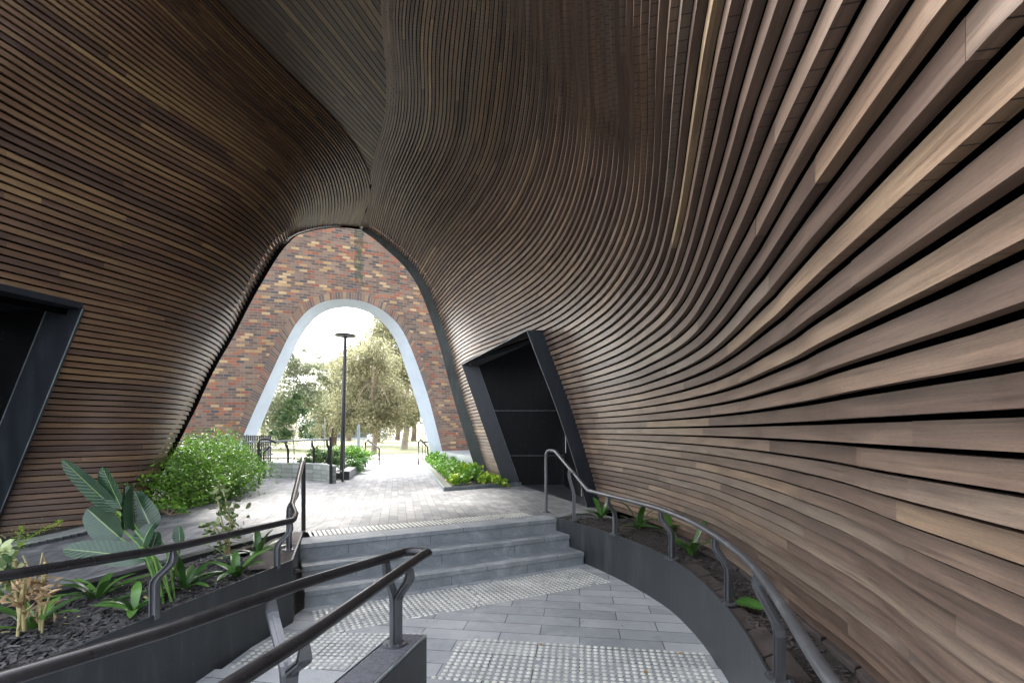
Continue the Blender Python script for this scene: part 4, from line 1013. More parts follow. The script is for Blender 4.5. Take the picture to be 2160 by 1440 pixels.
G2 = 'strap leaved plants in the long planter'
for i, (x, y, z, n, L, lab) in enumerate(((205, 1268, .42, 12, .34, 'upright strap leaved plant behind the first rail post, left of the paddle leaved plant'),
        (283, 1292, .42, 10, .27, 'small strap leaved plant just left of the first planter rail post'), (392, 1245, .42, 13, .34, 'strap leaved plant right of the first planter rail post'),
        (500, 1218, .42, 12, .34, 'strap leaved plant with arching pale leaves left of the second planter rail post'), (545, 1172, .42, 12, .33, 'strap leaved plant behind the second planter rail post'),
        (70, 1335, .42, 9, .42, 'loose strap leaved plant among the dried canes at the left edge'))):
    b = P(x, y, z); strap_plant('strap_plant', (b.x, b.y, z), n, L, lab, G2, seed=40+i, wid=.034)

# bird of paradise
bp_base = P(350, 1268, .42)
bop = thing('paddle_leaf_plant', bp_base, 'tall plant with large grey green paddle leaves rising from the long planter', 'plant')
Db = bp_base.y
def ph(x, y, d=0): return PD(x, y, Db+d)
stems = []
paddles = [((313, 1178), (122, 1150), .21, 0, (.1, -.8, .6), .10), ((255, 1135), (180, 1072), .25, .05, (-.2, -.9, .35), .05), ((248, 1078), (125, 967), .16, .02, (-.35, -.85, .4), .04),
           ((256, 1070), (214, 985), .19, 0, (-.3, -.9, .2), .02), ((262, 1118), (268, 1020), .12, -.03, (.9, -.3, .1), .05), ((285, 1118), (272, 1022), .15, -.02, (-.8, -.5, .1), .08), ((322, 1118), (282, 1035), .19, .06, (.5, -.85, .1), .10),
           ((300, 1152), (312, 1100), .17, -.03, (-.1, -.9, .4), .3), ((318, 1165), (330, 1120), .11, 0, (.4, -.8, .2), .3), ((380, 1145), (376, 1108), .10, .0, (0, -1, .1), .05)]
lm = []
for i, (r_, t_, w_, dz, nr, cu) in enumerate(paddles):
    mb = MB(); a = ph(*r_, dz); b = ph(*t_, dz-.1 if i in (0, 2) else dz); paddle(mb, a, b, w_*.86, nr, cu, fold=.28 if i not in (4, 5) else .8); lo = mb.build('leaf', M['paddle'], bop, smooth=True)
    mb2 = MB(); base = bp_base+Vector((random.Random(i).uniform(-.05, .05), random.Random(i+9).uniform(-.05, .05), 0))
    if i == 9: base = P(360, 1250, .42)
    mid = (base+a)/2+Vector((.03 if i != 9 else 0, 0, .10 if i != 9 else 0))
    mb2.tube(chaikin([base, mid, a], 2), .0075, 7, scale=None); 
    mb2.build('stem', M['stem'], bop, smooth=True)

# thin shrub with pale oval leaves
sb_ = P(482, 1180, .42); shr = thing('oval_leaf_shrub', sb_, 'thin shrub with pale oval leaves at the back of the long planter', 'shrub')
rng = random.Random(8); mb = MB(); tp = []
for i in range(9):
    tip = PD(482+rng.uniform(-52, 55), 1040+rng.uniform(-15, 75), sb_.y+rng.uniform(-.2, .2)); m1 = (sb_+tip)/2+Vector((rng.uniform(-.06, .06), 0, .05)); pth = chaikin([sb_+Vector((rng.uniform(-.03, .03), 0, 0)), m1, tip], 2)
    mb.tube(pth, .006, 6); tp += pth[5:]
mb.build('branches', M['cane'], shr, smooth=True)
mb = MB()
def oval(mb, c, s, rng, asp=.55, tint=None):
    a = Vector((rng.gauss(0, 1), rng.gauss(0, 1), rng.gauss(0, .8))).normalized(); b = a.cross(Vector((rng.gauss(0, 1), rng.gauss(0, 1), rng.gauss(0, 1)))).normalized(); n_ = a.cross(b)
    V = [c+a*s*.5*math.cos(q*math.pi/4)+b*s*asp*.5*math.sin(q*math.pi/4)+n_*(s*.1*abs(math.sin(q*math.pi/4))) for q in range(8)]
    mb.add(V, [tuple(range(8))], None, rng.random() if tint is None else tint)
for _ in range(120):
    c = rng.choice(tp)+Vector((rng.gauss(0, .05), rng.gauss(0, .05), rng.gauss(0, .05))); oval(mb, c, rng.uniform(.05, .085), rng)
mb.build('leaves', leafmat('pale_oval_leaf', (.05, .10, .03), (.34, .40, .17), .4, .2, 5), shr)
# dried canes at the left edge
db = P(60, 1395, .42); dc = thing('dried_cane_plant', db, 'clump of pale canes and shrivelled brown leaves at the left edge of the long planter', 'plant')
mb = MB(); rng = random.Random(4)
for (x0, y0, x1, y1, r_) in ((48, 1340, 30, 1180, .010), (52, 1345, 60, 1200, .010), (36, 1355, 52, 1215, .008), (85, 1340, 95, 1185, .008), (88, 1345, 108, 1245, .006), (70, 1330, 100, 1200, .006), (60, 1250, 90, 1165, .004), (70, 1240, 48, 1170, .004)):
    a = P(x0, y0, .42) if y0 > 1300 else PD(x0, y0, db.y+.25); b = PD(x1, y1, db.y+.22); mb.tube(chaikin([a, (a+b)/2+Vector((rng.uniform(-.02, .02), 0, 0)), b], 2), r_, 7)
mb.build('canes', M['cane'], dc, smooth=True)
mb = MB()
for _ in range(130):
    c = PD(rng.gauss(62, 26), rng.gauss(1245, 24), db.y+.2+rng.uniform(-.1, .1)); leafquad(mb, c, rng.uniform(.03, .10), rng, .25, .3)
mb.build('dried_leaves', M['dry'], dc)
mb = MB()
for _ in range(60):
    c = PD(rng.gauss(10, 16), rng.gauss(1195, 35), db.y+.25+rng.uniform(-.1, .1)); oval(mb, c, rng.uniform(.05, .09), rng)
mb.build('leaves', MATS['pale_oval_leaf'], dc)
# feathery fronds poking up beside the left wall
for i, (x0, y0, x1, y1, lab) in enumerate(((40, 1150, 128, 1100, 'feathery pale green frond against the dark left wall'), (235, 1105, 262, 1090, 'small yellow green feathery tuft beneath the left timber wall'))):
    D_ = 4.6 if i == 0 else 6.0; a = PD(x0, y0, D_); b = PD(x1, y1, D_)
    t = thing('feathery_fern', a, lab, 'fern'); mb = MB(); rng = random.Random(i)
    for fr_ in range(2 if i == 0 else 6):
        b2 = b+Vector((rng.uniform(-.1, .1), 0, rng.uniform(-.04, .06))) if fr_ else b
        if i == 0 and fr_ == 1: b2 = PD(45, 1112, D_)
        pth = chaikin([a, (a+b2)/2+Vector((0, 0, .03)), b2], 2); mb.tube(pth, .003, 5)
        for s in range(260):
            u = rng.random(); q = pth[min(len(pth)-1, int(u*len(pth)))]; wd = .055*math.sin(math.pi*min(.97, u*.85+.12)); leafquad(mb, q+Vector((rng.gauss(0, wd*.5), rng.gauss(0, wd*.5), rng.gauss(0, wd*.6))), .022, rng, .2)
    mb.build('frond', M['leaf_lime'], t)

# large shrub on the left, low plants
def shrub(name, blobs, n, s, mat, label, cat='shrub', group=None, seed=0, stems=True, shell=.6, base=None, asp=.5, stemr=.012):
    rng = random.Random(seed); c0 = Vector(base) if base else Vector(blobs[0][0]); t = thing(name, (c0.x, c0.y, c0.z if base else .45), label, cat, group); mb = MB(); br = MB()
    tot = sum(b[1][0]*b[1][1]+b[1][0]*b[1][2] for b in blobs)
    for c, r_ in blobs:
        c = Vector(c); m = int(n*(r_[0]*r_[1]+r_[0]*r_[2])/tot)
        lumps = [Vector((rng.gauss(0, 1), rng.gauss(0, 1), rng.gauss(0, 1))).normalized()*rng.uniform(.5, 1) for _ in range(max(6, m//130))]
        for i in range(m):
            l = rng.choice(lumps); d = (l+Vector((rng.gauss(0, 1), rng.gauss(0, 1), rng.gauss(0, 1)))*.17)
            if rng.random() < .2: d = d*rng.uniform(.4, .9)
            p = c+Vector((d.x*r_[0], d.y*r_[1], d.z*r_[2]))
            if p.z < t.location.z+.02: continue
            leafquad(mb, p, s*rng.uniform(.6, 1.25), rng, asp)
        if stems:
            for i in range(10):
                l = rng.choice(lumps); p = c+Vector((l.x*r_[0]*.9, l.y*r_[1]*.9, l.z*r_[2]*.9)); b = Vector((c.x+rng.uniform(-.3, .3)*r_[0], c.y+rng.uniform(-.3, .3)*r_[1], t.location.z))
                br.tube(chaikin([b, (b+p)/2+Vector((rng.uniform(-.1, .1)*r_[0], 0, .1*r_[2])), p], 1), stemr, 5)
    mb.build('leaves', M[mat], t)
    if stems: br.build('branches', M['trunk'], t)
    return t
shrub('bushy_shrub', [((-5.05, 7.4, .78), (.60, .9, .48)), ((-5.25, 8.6, .9), (.75, 1.0, .62)), ((-5.85, 9.6, .98), (.62, .8, .52)), ((-6.0, 10.5, .78), (.42, .6, .42)), ((-4.95, 8.0, .62), (.35, .8, .32))], 25000, .064, 'leaf_bush',
      'large bright green bushy shrub between the left timber wall and the brick wall', seed=3)
shrub('low_shrub', [(P(360, 1085, .45)+Vector((0, 0, .08)), (.25, .2, .12))], 260, .06, 'leaf_gc', 'small low plant with white flecked leaves at the front of the bushy shrub', seed=5, cat='plant')

# kerb along the left bed
kl = [(-6.3, 4.4), (-5.72, 5.38), (-5.28, 5.95), (-4.98, 6.7), (-4.83, 7.7), (-4.98, 9.0), (-5.35, 10.2), (-5.60, 10.9), (-5.95, 11.3), (-6.6, 11.5)]
kls = smoothline(kl, 60, 4); lk = thing('bed_kerb', (-4.8, 7, .45), 'pale concrete and brick kerb edging the left planting bed', 'kerb')
mb = MB()
for i in range(59):
    a, b = kls[i], kls[i+1]; t_ = (b-a)/np.linalg.norm(b-a); nn = np.array([-t_[1], t_[0]])
    for (o0_, o1_, h, tgt) in ((0, .22, .11, 0),):
        za = pathz(a[0], a[1]) if a[1] < 7 else .45; zb = pathz(b[0], b[1]) if b[1] < 7 else .45
        ha = float(np.interp(a[1], [5, 9, 10.5], [.045, .07, .17])); hb = float(np.interp(b[1], [5, 9, 10.5], [.045, .07, .17]))
        c, d = b+nn*.24, a+nn*.24
        mb.quad((a[0], a[1], za-.05), (b[0], b[1], zb-.05), (b[0], b[1], zb+hb), (a[0], a[1], za+ha))
        mb.quad((a[0], a[1], za+ha), (b[0], b[1], zb+hb), (c[0], c[1], zb+hb), (d[0], d[1], za+ha)); mb.quad((d[0], d[1], za+ha), (c[0], c[1], zb+hb), (c[0], c[1], zb-.1), (d[0], d[1], za-.1))
mb.build('kerb_stone', M['kerb'], lk)
mb = MB(); L = 0; rng = random.Random(2)
for i in range(0, 42):
    a, b = kls[i], kls[i+1]; l = np.linalg.norm(b-a); nb = 2
    for q in range(nb):
        s0, s1 = a+(b-a)*(q/nb+.03/nb), a+(b-a)*((q+.94)/nb); t_ = (b-a)/l; nn = np.array([t_[1], -t_[0]])
        za = pathz(s0[0], s0[1]) if s0[1] < 7 else .45; z1 = za+.03+rng.uniform(0, .004)
        mb.prism([(s0[0], s0[1], za-.02), (s0[0]+nn[0]*.07, s0[1]+nn[1]*.07, za-.02), (s1[0]+nn[0]*.07, s1[1]+nn[1]*.07, za-.02), (s1[0], s1[1], za-.02)], (0, 0, z1-za+.02))
mb.build('brick_edging', M['steel_dark'], lk)
sl2 = MB()
kz = [(float(p[0])-.2, float(p[1])) for p in kls]
for i in range(59):
    a, b = kz[i], kz[i+1]
    za = (pathz(*a) if a[1] < 7 else .45)+.03; zb = (pathz(*b) if b[1] < 7 else .45)+.03
    sl2.quad((a[0], a[1], za), (b[0], b[1], zb), (min(b[0]-.1, -8), b[1], zb), (min(a[0]-.1, -8), a[1], za))
structure(sl2, 'bed_soil', M['soil'])

# ------------------------------------------------------------------ right planting bed by the portal
kb = thing('planting_bed', (-.8, 11, .45), 'low bed with a galvanised steel edge beside the right portal foot', 'planter')
fe = [P(935, 1036, .45), P(1098, 1023, .45)]
c1 = Vector((-1.31, 9.2, .45)); c2 = Vector((.2, 10.15, .45)); c3 = Vector((-3.45, 18.2, .45))
mb = MB(); up_ = Vector((0, 0, .075))
mb.prism([c1, c2, c2+Vector((0, .02, 0)), c1+Vector((.01, .02, 0))], up_); mb.prism([c1, c1+Vector((.02, 0, 0)), c3+Vector((.02, 0, 0)), c3], up_); mb.build('steel_edge', M['galv'], kb)
mb = MB(); mb.prism([c1+Vector((.02, .05, 0)), c1+Vector((.18, .12, 0)), c3+Vector((.16, 0, 0)), c3+Vector((.02, 0, 0))], (0, 0, .055)); mb.build('stone_border', M['block'], kb)
mb = MB(); tri_poly(mb, [(c1.x+.15, c1.y+.1), (c2.x, c2.y+.03), (.4, 12), (0, 20), (c3.x+.2, c3.y)], .49); mb.build('soil', M['soil'], kb)
def gcover(name, poly, n, s, mat, hz, label, seed, cat='ground cover'):
    rng = random.Random(seed); mb = MB(); cs = []
    for _ in range(n):
        u, v = rng.random(), rng.random(); a = Vector(poly[0]).lerp(Vector(poly[1]), u); b = Vector(poly[3]).lerp(Vector(poly[2]), u); p = a.lerp(b, v)
        h = hz*(.55+.45*math.sin(p.x*7+1)*math.cos(p.y*3))*(math.sin(math.pi*min(1, max(0, v)))**.4+.15); p.z += rng.random()**.6*max(.04, h)
        oval(mb, p, s*rng.uniform(.6, 1.2), rng, .75)
    return tag(mb.build(name, M[mat]), label, cat, kind='stuff')
gcover('ground_cover', [(-1.15, 9.7, .49), (-3.2, 17.8, .49), (-2.5, 17.8, .49), (-.45, 10.6, .49)], 7000, .075, 'leaf_gc', .36, 'bright green leafy ground cover along the right edge of the path', 4)
G3 = 'lime green plants at the front of the bed'
for i, (x, y, z, s, lab) in enumerate(((992, 1003, .49, .26, 'tallest lime green leafy plant in the bed by the right portal foot'), (1030, 1012, .49, .18, 'lime green plant between the tallest one and the portal foot'), (1052, 1015, .49, .13, 'smallest lime green plant, at the doorway end of the bed'), (955, 1015, .49, .13, 'low lime green plant at the corner of the steel edge'))):
    b = P(x, y+8, z); rng = random.Random(i); t = thing('lime_plant', b, lab, 'plant', G3); mb = MB(); st_ = MB()
    for q in range(16 if s > .2 else 9):
        a = rng.uniform(0, 6.28); tip = b+Vector((math.cos(a)*s*rng.uniform(.3, 1), math.sin(a)*s*.8*rng.uniform(.3, 1), s*rng.uniform(.4, 1.35))); st_.tube([b, (b+tip)/2+Vector((0, 0, .03)), tip], .004, 5)
        for w_ in range(11): oval(mb, tip+Vector((rng.gauss(0, .04), rng.gauss(0, .04), rng.gauss(0, .03))), rng.uniform(.04, .085), rng, .8)
    mb.build('leaves', M['leaf_lime'], t); st_.build('stems', M['stem'], t)
# steel bench beside the arch foot
be = thing('steel_bench', (-1.6, 14.5, .5), 'galvanised steel bench top raised over the bed between the brick wall and portal foot', 'bench')
a, b = Vector((-1.02, 12.75, .90)), Vector((-2.45, 16.4, .90)); r1 = Vector((-.55, 12.95, .90)); r2 = Vector((-1.1, 17.9, .90))
mb = MB(); mb.prism([a, r1, r2, b], (0, 0, .012)); mb.build('bench_top', M['galv'], be)
mb = MB(); mb.quad(a-Vector((0, 0, .27)), b-Vector((0, 0, .27)), b, a); mb.prism([a-Vector((0, 0, .27)), r1-Vector((0, 0, .27)), r1, a], (0, .02, 0)); mb.build('fascia', M['galv'], be)
for q in ((-.95, -.91, 12.85, 12.89), (-1.66, -1.62, 14.5, 14.54)): mb = MB(); mb.box(*q, .45, .66); mb.build('leg', M['galv'], be)
mb = MB(); mb.prism([(-.9, 12.95, .49), (-.5, 13.1, .49), (-1.2, 17.5, .49), (-2.1, 16.2, .49)], (0, 0, .35)); mb.build('base', M['black'], be)  # black block stands in for the shade under the raised bench top
def rock(name, c, s, label, seed):
    rng = random.Random(seed); bm = bmesh.new(); bmesh.ops.create_icosphere(bm, subdivisions=2, radius=1)
    mb = MB(); vs = []
    for v in bm.verts:
        k = 1+rng.uniform(-.18, .18); vs.append(Vector(c)+Vector((v.co.x*s[0]*k, v.co.y*s[1]*k, v.co.z*s[2]*k)))
    bm.verts.index_update(); mb.add(vs, [tuple(q.index for q in f.verts) for f in bm.faces]); bm.free()
    return tag(mb.build(name, M['rock']), label, 'rock', 'grey rocks behind the lime green plants')
rock('rock', P(1015, 1015, .50)+Vector((.0, .3, .08)), (.14, .12, .14), 'larger grey rock beside the right portal foot', 1)
rock('rock', P(1000, 1000, .50)+Vector((-.1, .2, .05)), (.11, .1, .08), 'smaller grey rock under the end of the steel bench', 2)

# ------------------------------------------------------------------ things in the gap before and inside the arch
# curved block wall with rail
cw = [(-6.6, 11.0), (-6.2, 11.35), (-5.7, 11.5), (-5.2, 11.5), (-4.75, 11.25), (-4.45, 10.85), (-4.33, 10.7)]
cw = [PD(535, 1000, 11.9).xy, PD(560, 1010, 11.7).xy, PD(600, 1010, 11.55).xy, PD(640, 1010, 11.45).xy, PD(672, 1012, 11.25).xy, PD(690, 1015, 10.95).xy, PD(699, 1018, 10.55).xy]
cwl = smoothline([(p[0], p[1]) for p in cw], 40, 3)
bwt = thing('block_wall', (-5, 11.4, .45), 'low curved mossy blockwork wall carrying a rail, left of the lamp post', 'wall')
mb = MB(); wall_ribbon(mb, cwl, .4, .80, .1, -1); mb.build('blockwork', M['block'], bwt)
mb = MB(); wall_ribbon(mb, np.array([p for p in cwl]), .79, .835, .12, -1); mb.build('capping', M['kerb'], bwt)
hb = thing('low_handrail', (-5, 11.4, .8), 'thin grey handrail on cranked posts above the curved block wall', 'handrail')
rl = [Vector((p[0], p[1], 1.32+.10*i/39)) for i, p in enumerate(cwl)]
ext = [Vector((rl[0].x-1.3, rl[0].y-.2, 1.30))]+rl
mb = MB(); mb.tube(ext, .02, 10); mb.build('rail', M['rail_grey'], hb, smooth=True)
for i in (2, 14, 24, 33): post(hb, (cwl[i][0], cwl[i][1]+.1, .83), rl[i]-Vector((0, 0, .02)), M['rail'], kneerise=.18, plate=False)
mb = MB(); e = Vector((cwl[-1][0], cwl[-1][1]-.03, .45)); mb.obox(e+Vector((0, 0, .5)), (.022, 0, 0), (0, .03, 0), (0, 0, .52)); mb.obox(e+Vector((.17, .25, .47)), (.018, 0, 0), (0, .03, 0), (0, 0, .46)); mb.build('post', M['rail'], hb)
# hooped rail by the shrub
hh = thing('hooped_handrail', P(546, 1020, .5), 'dark hooped handrail end standing on the kerb at the right end of the bushy shrub', 'handrail')
b = P(546, 1020, .5); mb = MB(); mb.tube([b, b+Vector((0, 0, .86)), b+Vector((.03, .02, .93)), b+Vector((.12, .08, .93)), b+Vector((.30, .15, .85))], .022, 10); mb.build('rail', M['rail'], hh, smooth=True)
mb = MB(); b2 = P(556.5, 1009, .6); mb.tube([b2, b2+Vector((0, 0, .55)), b2+Vector((.12, .02, .68))], .022, 10); mb.tube([b+Vector((-.10, .25, .1)), b+Vector((-.10, .25, .62)), b+Vector((0, .3, .76))], .016, 8); mb.build('post', M['rail'], hh, smooth=True)
# paling fence
pf_ = thing('paling_fence', PD(545, 980, 14), 'short row of dark upright palings seen inside the left foot of the arch', 'fence')
mb = MB()
for i in range(13):
    x = 515+i*4.6; b = PD(x, 984, 13.6); mb.obox((b.x, b.y, 1.05-.0), (.02, 0, 0), (0, .012, 0), (0, 0, .42))
mb.build('palings', M['rail'], pf_)
mb = MB(); mb.tube([PD(510, 961, 13.58), PD(576, 958, 13.58)], .02, 8); mb.build('rail', M['rail_grey'], pf_)
# dark raised edge (bench wall)
bd = thing('steel_kerb_wall', (-4, 12, .45), 'low charcoal steel edged wall running from the lamp post towards the lawn', 'wall')
a0, a1 = Vector((-3.81, 11.33, .45)), Vector((-4.56, 14.94, .45)); wv = Vector((-.22, .0, 0))
mb = MB(); mb.prism([a0+wv, a0, a1, a1+wv], (0, 0, .20)); mb.build('steel_wall', M['steel_dark'], bd, bevel=.004)
mb = MB(); mb.box(-4.45, -4.02, 11.3, 11.62, .45, .47); mb.box(-4.45, -4.02, 11.45, 11.8, .47, .60); mb.build('step', M['step'], bd)
# lamp post
lb_ = PD(722, 996, 12.4); lamp = thing('street_lamp', (lb_.x, lb_.y, .47), 'slim black lamp post with a flat disc head in front of the arch opening', 'street lamp')
mb = MB(); mb.tube([(lb_.x, lb_.y, .45), (lb_.x+.02, lb_.y, 1.6), (lb_.x+.08, lb_.y, 4.02)], .062, 14, scale=[1, .95, .62]); mb.build('pole', M['rail'], lamp, smooth=True)
mb = MB(); hx = lb_.x+.08
mb.cyl((hx, lb_.y, 4.02), .26, .035, 32, .27); mb.cyl((hx, lb_.y, 4.055), .27, .03, 32, .10); mb.cyl((hx, lb_.y, 3.97), .05, .05, 12); mb.build('lamp_head', M['rail'], lamp, smooth=True)
mb = MB(); mb.cyl((hx, lb_.y, 4.012), .20, .007, 28); mb.build('diffuser', M['kerb'], lamp)
# shrubs behind the block wall
def at(x, y, D): return PD(x, y, D)
G4 = 'shrubs behind the curved block wall'
shrub('round_shrub', [(at(735, 965, 14.2), (.62, .5, .38))], 3600, .085, 'leaf_gc', 'round bright green shrub behind the lamp post', group=G4, seed=11)
shrub('round_shrub', [(at(690, 965, 13.2), (.45, .4, .34))], 2200, .09, 'leaf_dark', 'darker shrub left of the lamp post behind the cranked posts', group=G4, seed=12)
shrub('round_shrub', [(at(655, 975, 12.6), (.35, .35, .22))], 1200, .10, 'leaf_dark', 'low grey green shrub behind the middle of the curved block wall', group=G4, seed=13)
shrub('spiky_shrub', [(at(745, 982, 13.0), (.42, .3, .24))], 1500, .14, 'leaf_strap', 'low spiky dark shrub between the lamp post and the charcoal wall', seed=14, asp=.12)
# narrow hoop rails on each side of the path inside the arch
G5 = 'slim rail ends flanking the path in the arch'
for x, y, lab in ((771, 985, 'slim dark rail end on the left side of the path in the arch'), (883, 979, 'slim dark rail end on the right side of the path in the arch')):
    b = P(x, y, .45); t = thing('rail_end', b, lab, 'handrail', G5); mb = MB()
    mb.tube([b, b+Vector((0, 0, .80)), b+Vector((.02, .1, .86)), b+Vector((.10, 1.2, .55))], .028, 8); mb.tube([b+Vector((.10, 1.2, 0)), b+Vector((.10, 1.2, .55))], .025, 8)
    mb.build('rail', M['rail'], t, smooth=True)
G6 = 'short timber bollards'
for x, y, h, lab in ((760, 974, .36, 'left one of two short brown timber bollards beyond the charcoal wall'), (767, 977, .30, 'right one of two short brown timber bollards beyond the charcoal wall')):
    b = PD(x, y, 16.5); t = thing('bollard', (b.x, b.y, .45), lab, 'bollard', G6); mb = MB(); mb.cyl((b.x, b.y, .43), .07, h+.1, 12, .065); mb.cyl((b.x, b.y, .53+h), .065, .012, 12, .05); mb.build('post', M['timber_post'], t, smooth=True)
# slender sign posts
G7 = 'slender grey poles beyond the arch'
for x, y0, y1, D_, lab in ((755, 897, 985, 17.5, 'slender grey pole with a narrow blade sign right of the lamp post'), (685, 880, 940, 30, 'thin distant grey pole before the white building')):
    b = PD(x, y1, D_); tz = PD(x, y0, D_).z; t = thing('pole', (b.x, b.y, .45), lab, 'pole', G7); mb = MB(); mb.cyl((b.x, b.y, .42), .035, tz-.42, 10); mb.build('shaft', M['galv'], t, smooth=True)
    if x == 755: mb = MB(); mb.obox((b.x+.05, b.y-.04, tz-.55), (.035, 0, 0), (0, .008, 0), (0, 0, .6)); mb.build('sign_blade', M['galv'], t)
# dark gate beside the right arch foot
gt = thing('dark_gate', PD(905, 950, 19), 'small dark metal gate and post just inside the right foot of the arch', 'gate')
mb = MB()
for x, w_ in ((912, .05), (922, .09), (930, .05)): b = PD(x, 950, 19); mb.obox((b.x, b.y, .98), (w_, 0, 0), (0, .04, 0), (0, 0, .55))
b = PD(900, 932, 19); mb.obox((b.x, b.y, 1.15), (.18, 0, 0), (0, .02, 0), (0, 0, .02))
for x in (891, 897): b = PD(x, 950, 19); mb.cyl((b.x, b.y, .42), .012, 1.3, 8)
mb.build('frame', M['rail'], gt)

# ------------------------------------------------------------------ park beyond
pk = MB(); tri_poly(pk, [(-4.95, 19.3), (-2.9, 19.3), (1, 22), (6, 25), (6, 30), (-1, 26), (-5.5, 24), (-12, 22.5), (-12, 20.6)], .475); structure(pk, 'park_path', M['gravel'])
def tree(name, base, h, crowns, n, s, mat, tmat, tr_, label, group, seed, lean=(0, 0), asp=.35, gap=.16):
    rng = random.Random(seed); base = Vector(base); t = thing(name, base, label, 'tree', group); tk = MB(); top = base+Vector((lean[0], lean[1], h*.75))
    pth = chaikin([base-Vector((0, 0, .1)), base+Vector((lean[0]*.2+.02*h, 0, h*.22)), base+Vector((lean[0]*.6-.02*h, lean[1]*.6, h*.45)), top], 2); tk.tube(pth, tr_, 10, scale=list(np.linspace(1.15, .15, len(pth))))
    for c, r_ in crowns:
        c = Vector(c)
        for _ in range(5):
            p = c+Vector((rng.uniform(-.7, .7)*r_[0], rng.uniform(-.7, .7)*r_[1], rng.uniform(-.3, .7)*r_[2])); b = base+Vector((lean[0]*.5, lean[1]*.5, h*rng.uniform(.25, .6)))
            pth = chaikin([b, (b+p)/2+Vector((rng.uniform(-.3, .3), 0, .1*h)), p], 2); tk.tube(pth, tr_*.17, 6, scale=list(np.linspace(1, .25, len(pth))))
    tk.build('trunk', M[tmat], t, smooth=True)
    cr = MB(); tot = sum(r_[0]*r_[2] for _, r_ in crowns)
    for c, r_ in crowns:
        c = Vector(c); m = int(n*r_[0]*r_[2]/tot); lum = []
        for _ in range(max(8, m//110)):
            d = Vector((rng.gauss(0, 1), rng.gauss(0, 1), rng.gauss(0, 1))).normalized()*rng.uniform(.25, 1.0); lum.append((d, rng.uniform(.6, 1.4), rng.uniform(-.25, .25)))
        for _ in range(m):
            l, k, tn = rng.choice(lum); d = l+Vector((rng.gauss(0, 1), rng.gauss(0, 1), rng.gauss(0, .8)))*gap*k
            leafquad(cr, c+Vector((d.x*r_[0], d.y*r_[1], d.z*r_[2])), s*rng.uniform(.6, 1.3), rng, asp, .4, min(1, max(0, rng.random()*.6+.2+tn)))
    cr.build('crown', M[mat], t); return t
GT = 'trees in the park'
def tr_at(x, yb): return P(x, yb, .45)
def px(x, y, D, r): return (at(x, y, D), (r*D/FX, r*D/FX*.9, r*D/FX*.8))
b = tr_at(788, 955); tree('gum_tree', b, 6.0, [px(790, 760, b.y+1, 60), px(770, 830, b.y+1, 80), px(800, 885, b.y, 62), px(735, 775, b.y+2, 45), px(835, 850, b.y+1, 50), px(745, 880, b.y+1, 48)], 34000, .15, 'leaf_gum', 'trunk_pale', .15, 'pale gum tree with a full crown right of the lamp post', GT, 21, gap=.2)
b = tr_at(852, 945); tree('gum_tree', b, 9, [px(830, 720, b.y, 62), px(815, 680, b.y+1, 34), px(860, 790, b.y, 55), px(880, 860, b.y, 45), px(850, 890, b.y+.5, 30)], 26000, .17, 'leaf_gum', 'trunk_pale', .22, 'tallest gum tree with a white trunk at the right side of the arch view', GT, 22, lean=(.6, 0), gap=.2)
b = tr_at(703, 938); tree('gum_tree', b, 9, [px(715, 845, b.y, 76), px(690, 880, b.y, 56), px(760, 820, b.y, 88), px(700, 775, b.y, 36), px(770, 730, b.y, 50), px(860, 770, b.y, 70)], 34000, .22, 'leaf_gum', 'trunk', .25, 'spreading gum tree behind the lamp post', GT, 23, gap=.2)
b = tr_at(548, 940); tree('gum_tree', b, 9, [px(600, 845, 30, 70), px(575, 895, 30, 62), px(618, 780, 30, 42), px(655, 835, 30, 45), px(668, 778, 30, 26), px(600, 745, 30, 26), px(690, 800, 30, 22)], 24000, .17, 'leaf_gum_green', 'trunk', .16, 'greener tree with a slim brown trunk at the left side of the arch view', GT, 24, lean=(1.2, -3), gap=.2)
b = PD(618, 985, 13.9); tree('young_tree', (b.x, b.y, .5), 2.6, [(at(612, 880, 13.9), (.62, .55, .62)), (at(600, 910, 13.9), (.5, .5, .38)), (at(640, 905, 13.9), (.45, .4, .4)), (at(618, 840, 13.9), (.35, .3, .35))], 2600, .105, 'leaf_dark', 'trunk', .018, 'young leafy tree with several thin stems behind the curved block wall', 'young trees', 25, asp=.3)
for i, (x, yb, h, r_, lab) in enumerate(((872, 930, 9, 2.3, 'distant tree with dark base at the far right of the arch view'), (795, 932, 9, 2.2, 'distant tree behind the full crowned gum'), (735, 930, 8, 2.0, 'distant brown trunked tree just right of the lamp pole'), (838, 928, 9, 2.4, 'distant tree between the two white trunked gums'), (690, 928, 7, 1.8, 'distant tree before the white building'))):
    b = tr_at(x, yb); tree('distant_tree', b, h, [(b+Vector((0, 0, h*.62)), (r_, r_, h*.3)), (b+Vector((r_*.5, 0, h*.42)), (r_*.8, r_, h*.18))], 3500, .3, 'leaf_gum_green' if i % 2 else 'leaf_gum', 'trunk', .3, lab, 'far trees beyond the lawn', 30+i)
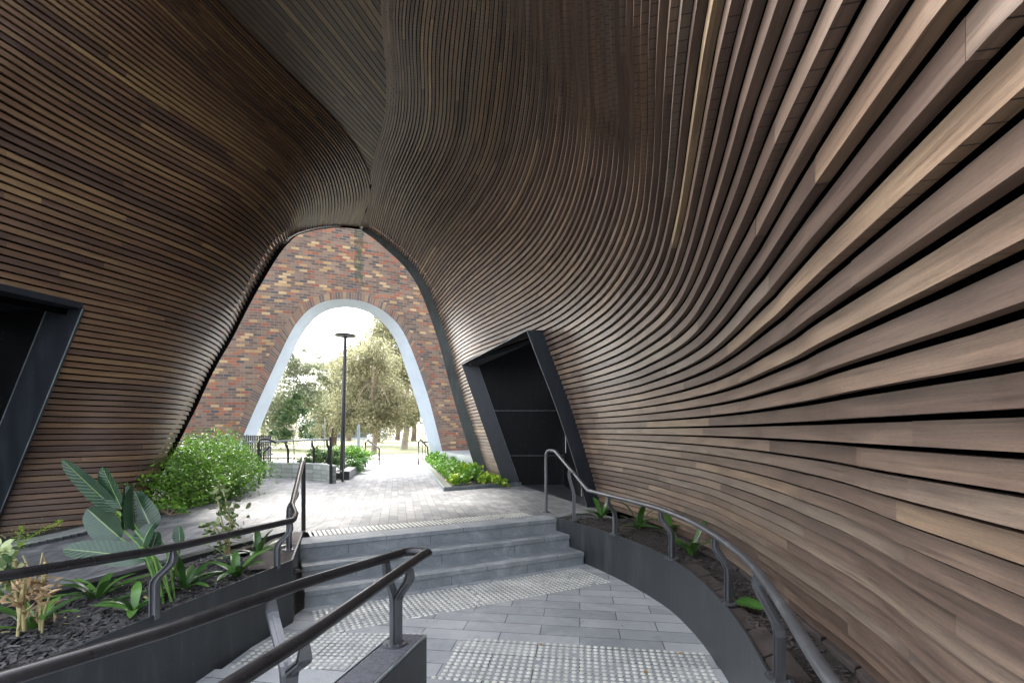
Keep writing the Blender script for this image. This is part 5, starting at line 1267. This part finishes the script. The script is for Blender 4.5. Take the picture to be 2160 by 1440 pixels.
# hanging gum sprays near the top left of the opening
GH = 'sprays of gum foliage against the sky'
for i, (x, y, r_) in enumerate(((652, 688, .45), (668, 725, .7), (640, 740, .9), (678, 803, .35))):
    lab = ('smallest high spray of foliage against the sky', 'dense round spray of foliage left of the lamp head', 'broad thin spray of foliage at the left edge of the sky', 'lowest thin spray of foliage left of the lamp pole')[i]
    c = at(x, y, 32); t = thing('leaf_spray', c, lab, 'foliage', GH); mb = MB(); rng = random.Random(50+i); lum = [Vector((rng.gauss(0, r_*.5), rng.gauss(0, r_*.5), rng.gauss(0, r_*.28))) for _ in range(7)]
    for _ in range(int(420*r_)):
        l = rng.choice(lum); leafquad(mb, c+l+Vector((rng.gauss(0, .15), rng.gauss(0, .15), rng.gauss(0, .1))), rng.uniform(.08, .18), rng, .3, .6)
    tw = MB()
    for l in lum: tw.tube([c+Vector((-r_, 0, r_*.3)), c+l], .012, 5)
    mb.build('leaves', M['leaf_gum_green'], t); tw.build('twigs', M['trunk'], t)
# white building
bl = thing('white_building', P(700, 926, .45), 'long low white building with a band of dark windows far beyond the lawn', 'building')
B0 = PD(640, 935, 62); B1 = PD(775, 935, 62)
mb = MB(); mb.box(B0.x, B1.x, 62, 72, .4, 3.2); mb.box(B0.x-.3, B1.x+.3, 61.5, 72.2, 1.9+.2, 2.9); mb.build('wall', M['white'], bl)
for i in range(7):
    x0 = B0.x+.4+i*1.12
    mb = MB(); mb.box(x0, x0+.95, 61.9, 61.97, .75, 1.9); wdw = mb.build('window', M['window'], bl)
mb = MB(); mb.box(B0.x+.5, B1.x-2, 63, 71, 3.2, 4.4); mb.build('upper_storey', M['white'], bl)
mb = MB(); mb.box(B0.x+.8, B1.x-2.3, 62.93, 62.98, 3.35, 4.1); mb.build('window', M['window'], bl)
mb = MB(); mb.box(B0.x-.2, B1.x+.2, 61.4, 72.4, 4.4, 4.55); mb.build('roof', M['white'], bl)

# ------------------------------------------------------------------ litter
lt = MB(); c = P(878, 1301, .008); lt.obox(c, (.04, .006, 0), (-.002, .012, 0), (0, 0, .0012)); lt.obox(c+Vector((.03, .002, .003)), (.012, .003, .004), (0, .010, 0), (0, 0, .001)); tag(lt.build('paper_scrap', M['paper']), 'small white paper scrap on the studs at the foot of the steps', 'litter')
GLf = 'fallen dry leaves on the landing'
for i, (x, y, lab) in enumerate(((1315, 1321, 'dry brown leaf alone on the grey pavers right of centre'), (1435, 1377, 'dry leaf on the back row of the nearest studs, left of another'), (1443, 1388, 'dry leaf among the nearest studs, right of another'), (1140, 1358, 'dry leaf at the back left of the nearest studs'), (1362, 1416, 'tiny dry leaf among the front studs'))):
    c = P(x, y, .012); mb = MB(); rng = random.Random(i)
    a = rng.uniform(0, 3); d = Vector((math.cos(a), math.sin(a), .2)); e = Vector((-math.sin(a), math.cos(a), .3)); s = .02
    mb.add([c-d*s, c-d*s*.3+e*s*.5+Vector((0, 0, .006)), c+d*s*.4+e*s*.4, c+d*s+Vector((0, 0, .008)), c+d*s*.3-e*s*.6, c-d*s*.4-e*s*.4+Vector((0, 0, .004))], [(0, 1, 5), (1, 2, 4, 5), (2, 3, 4)])
    o = mb.build('dry_leaf', M['dry']); tag(o, lab, 'leaf', GLf)
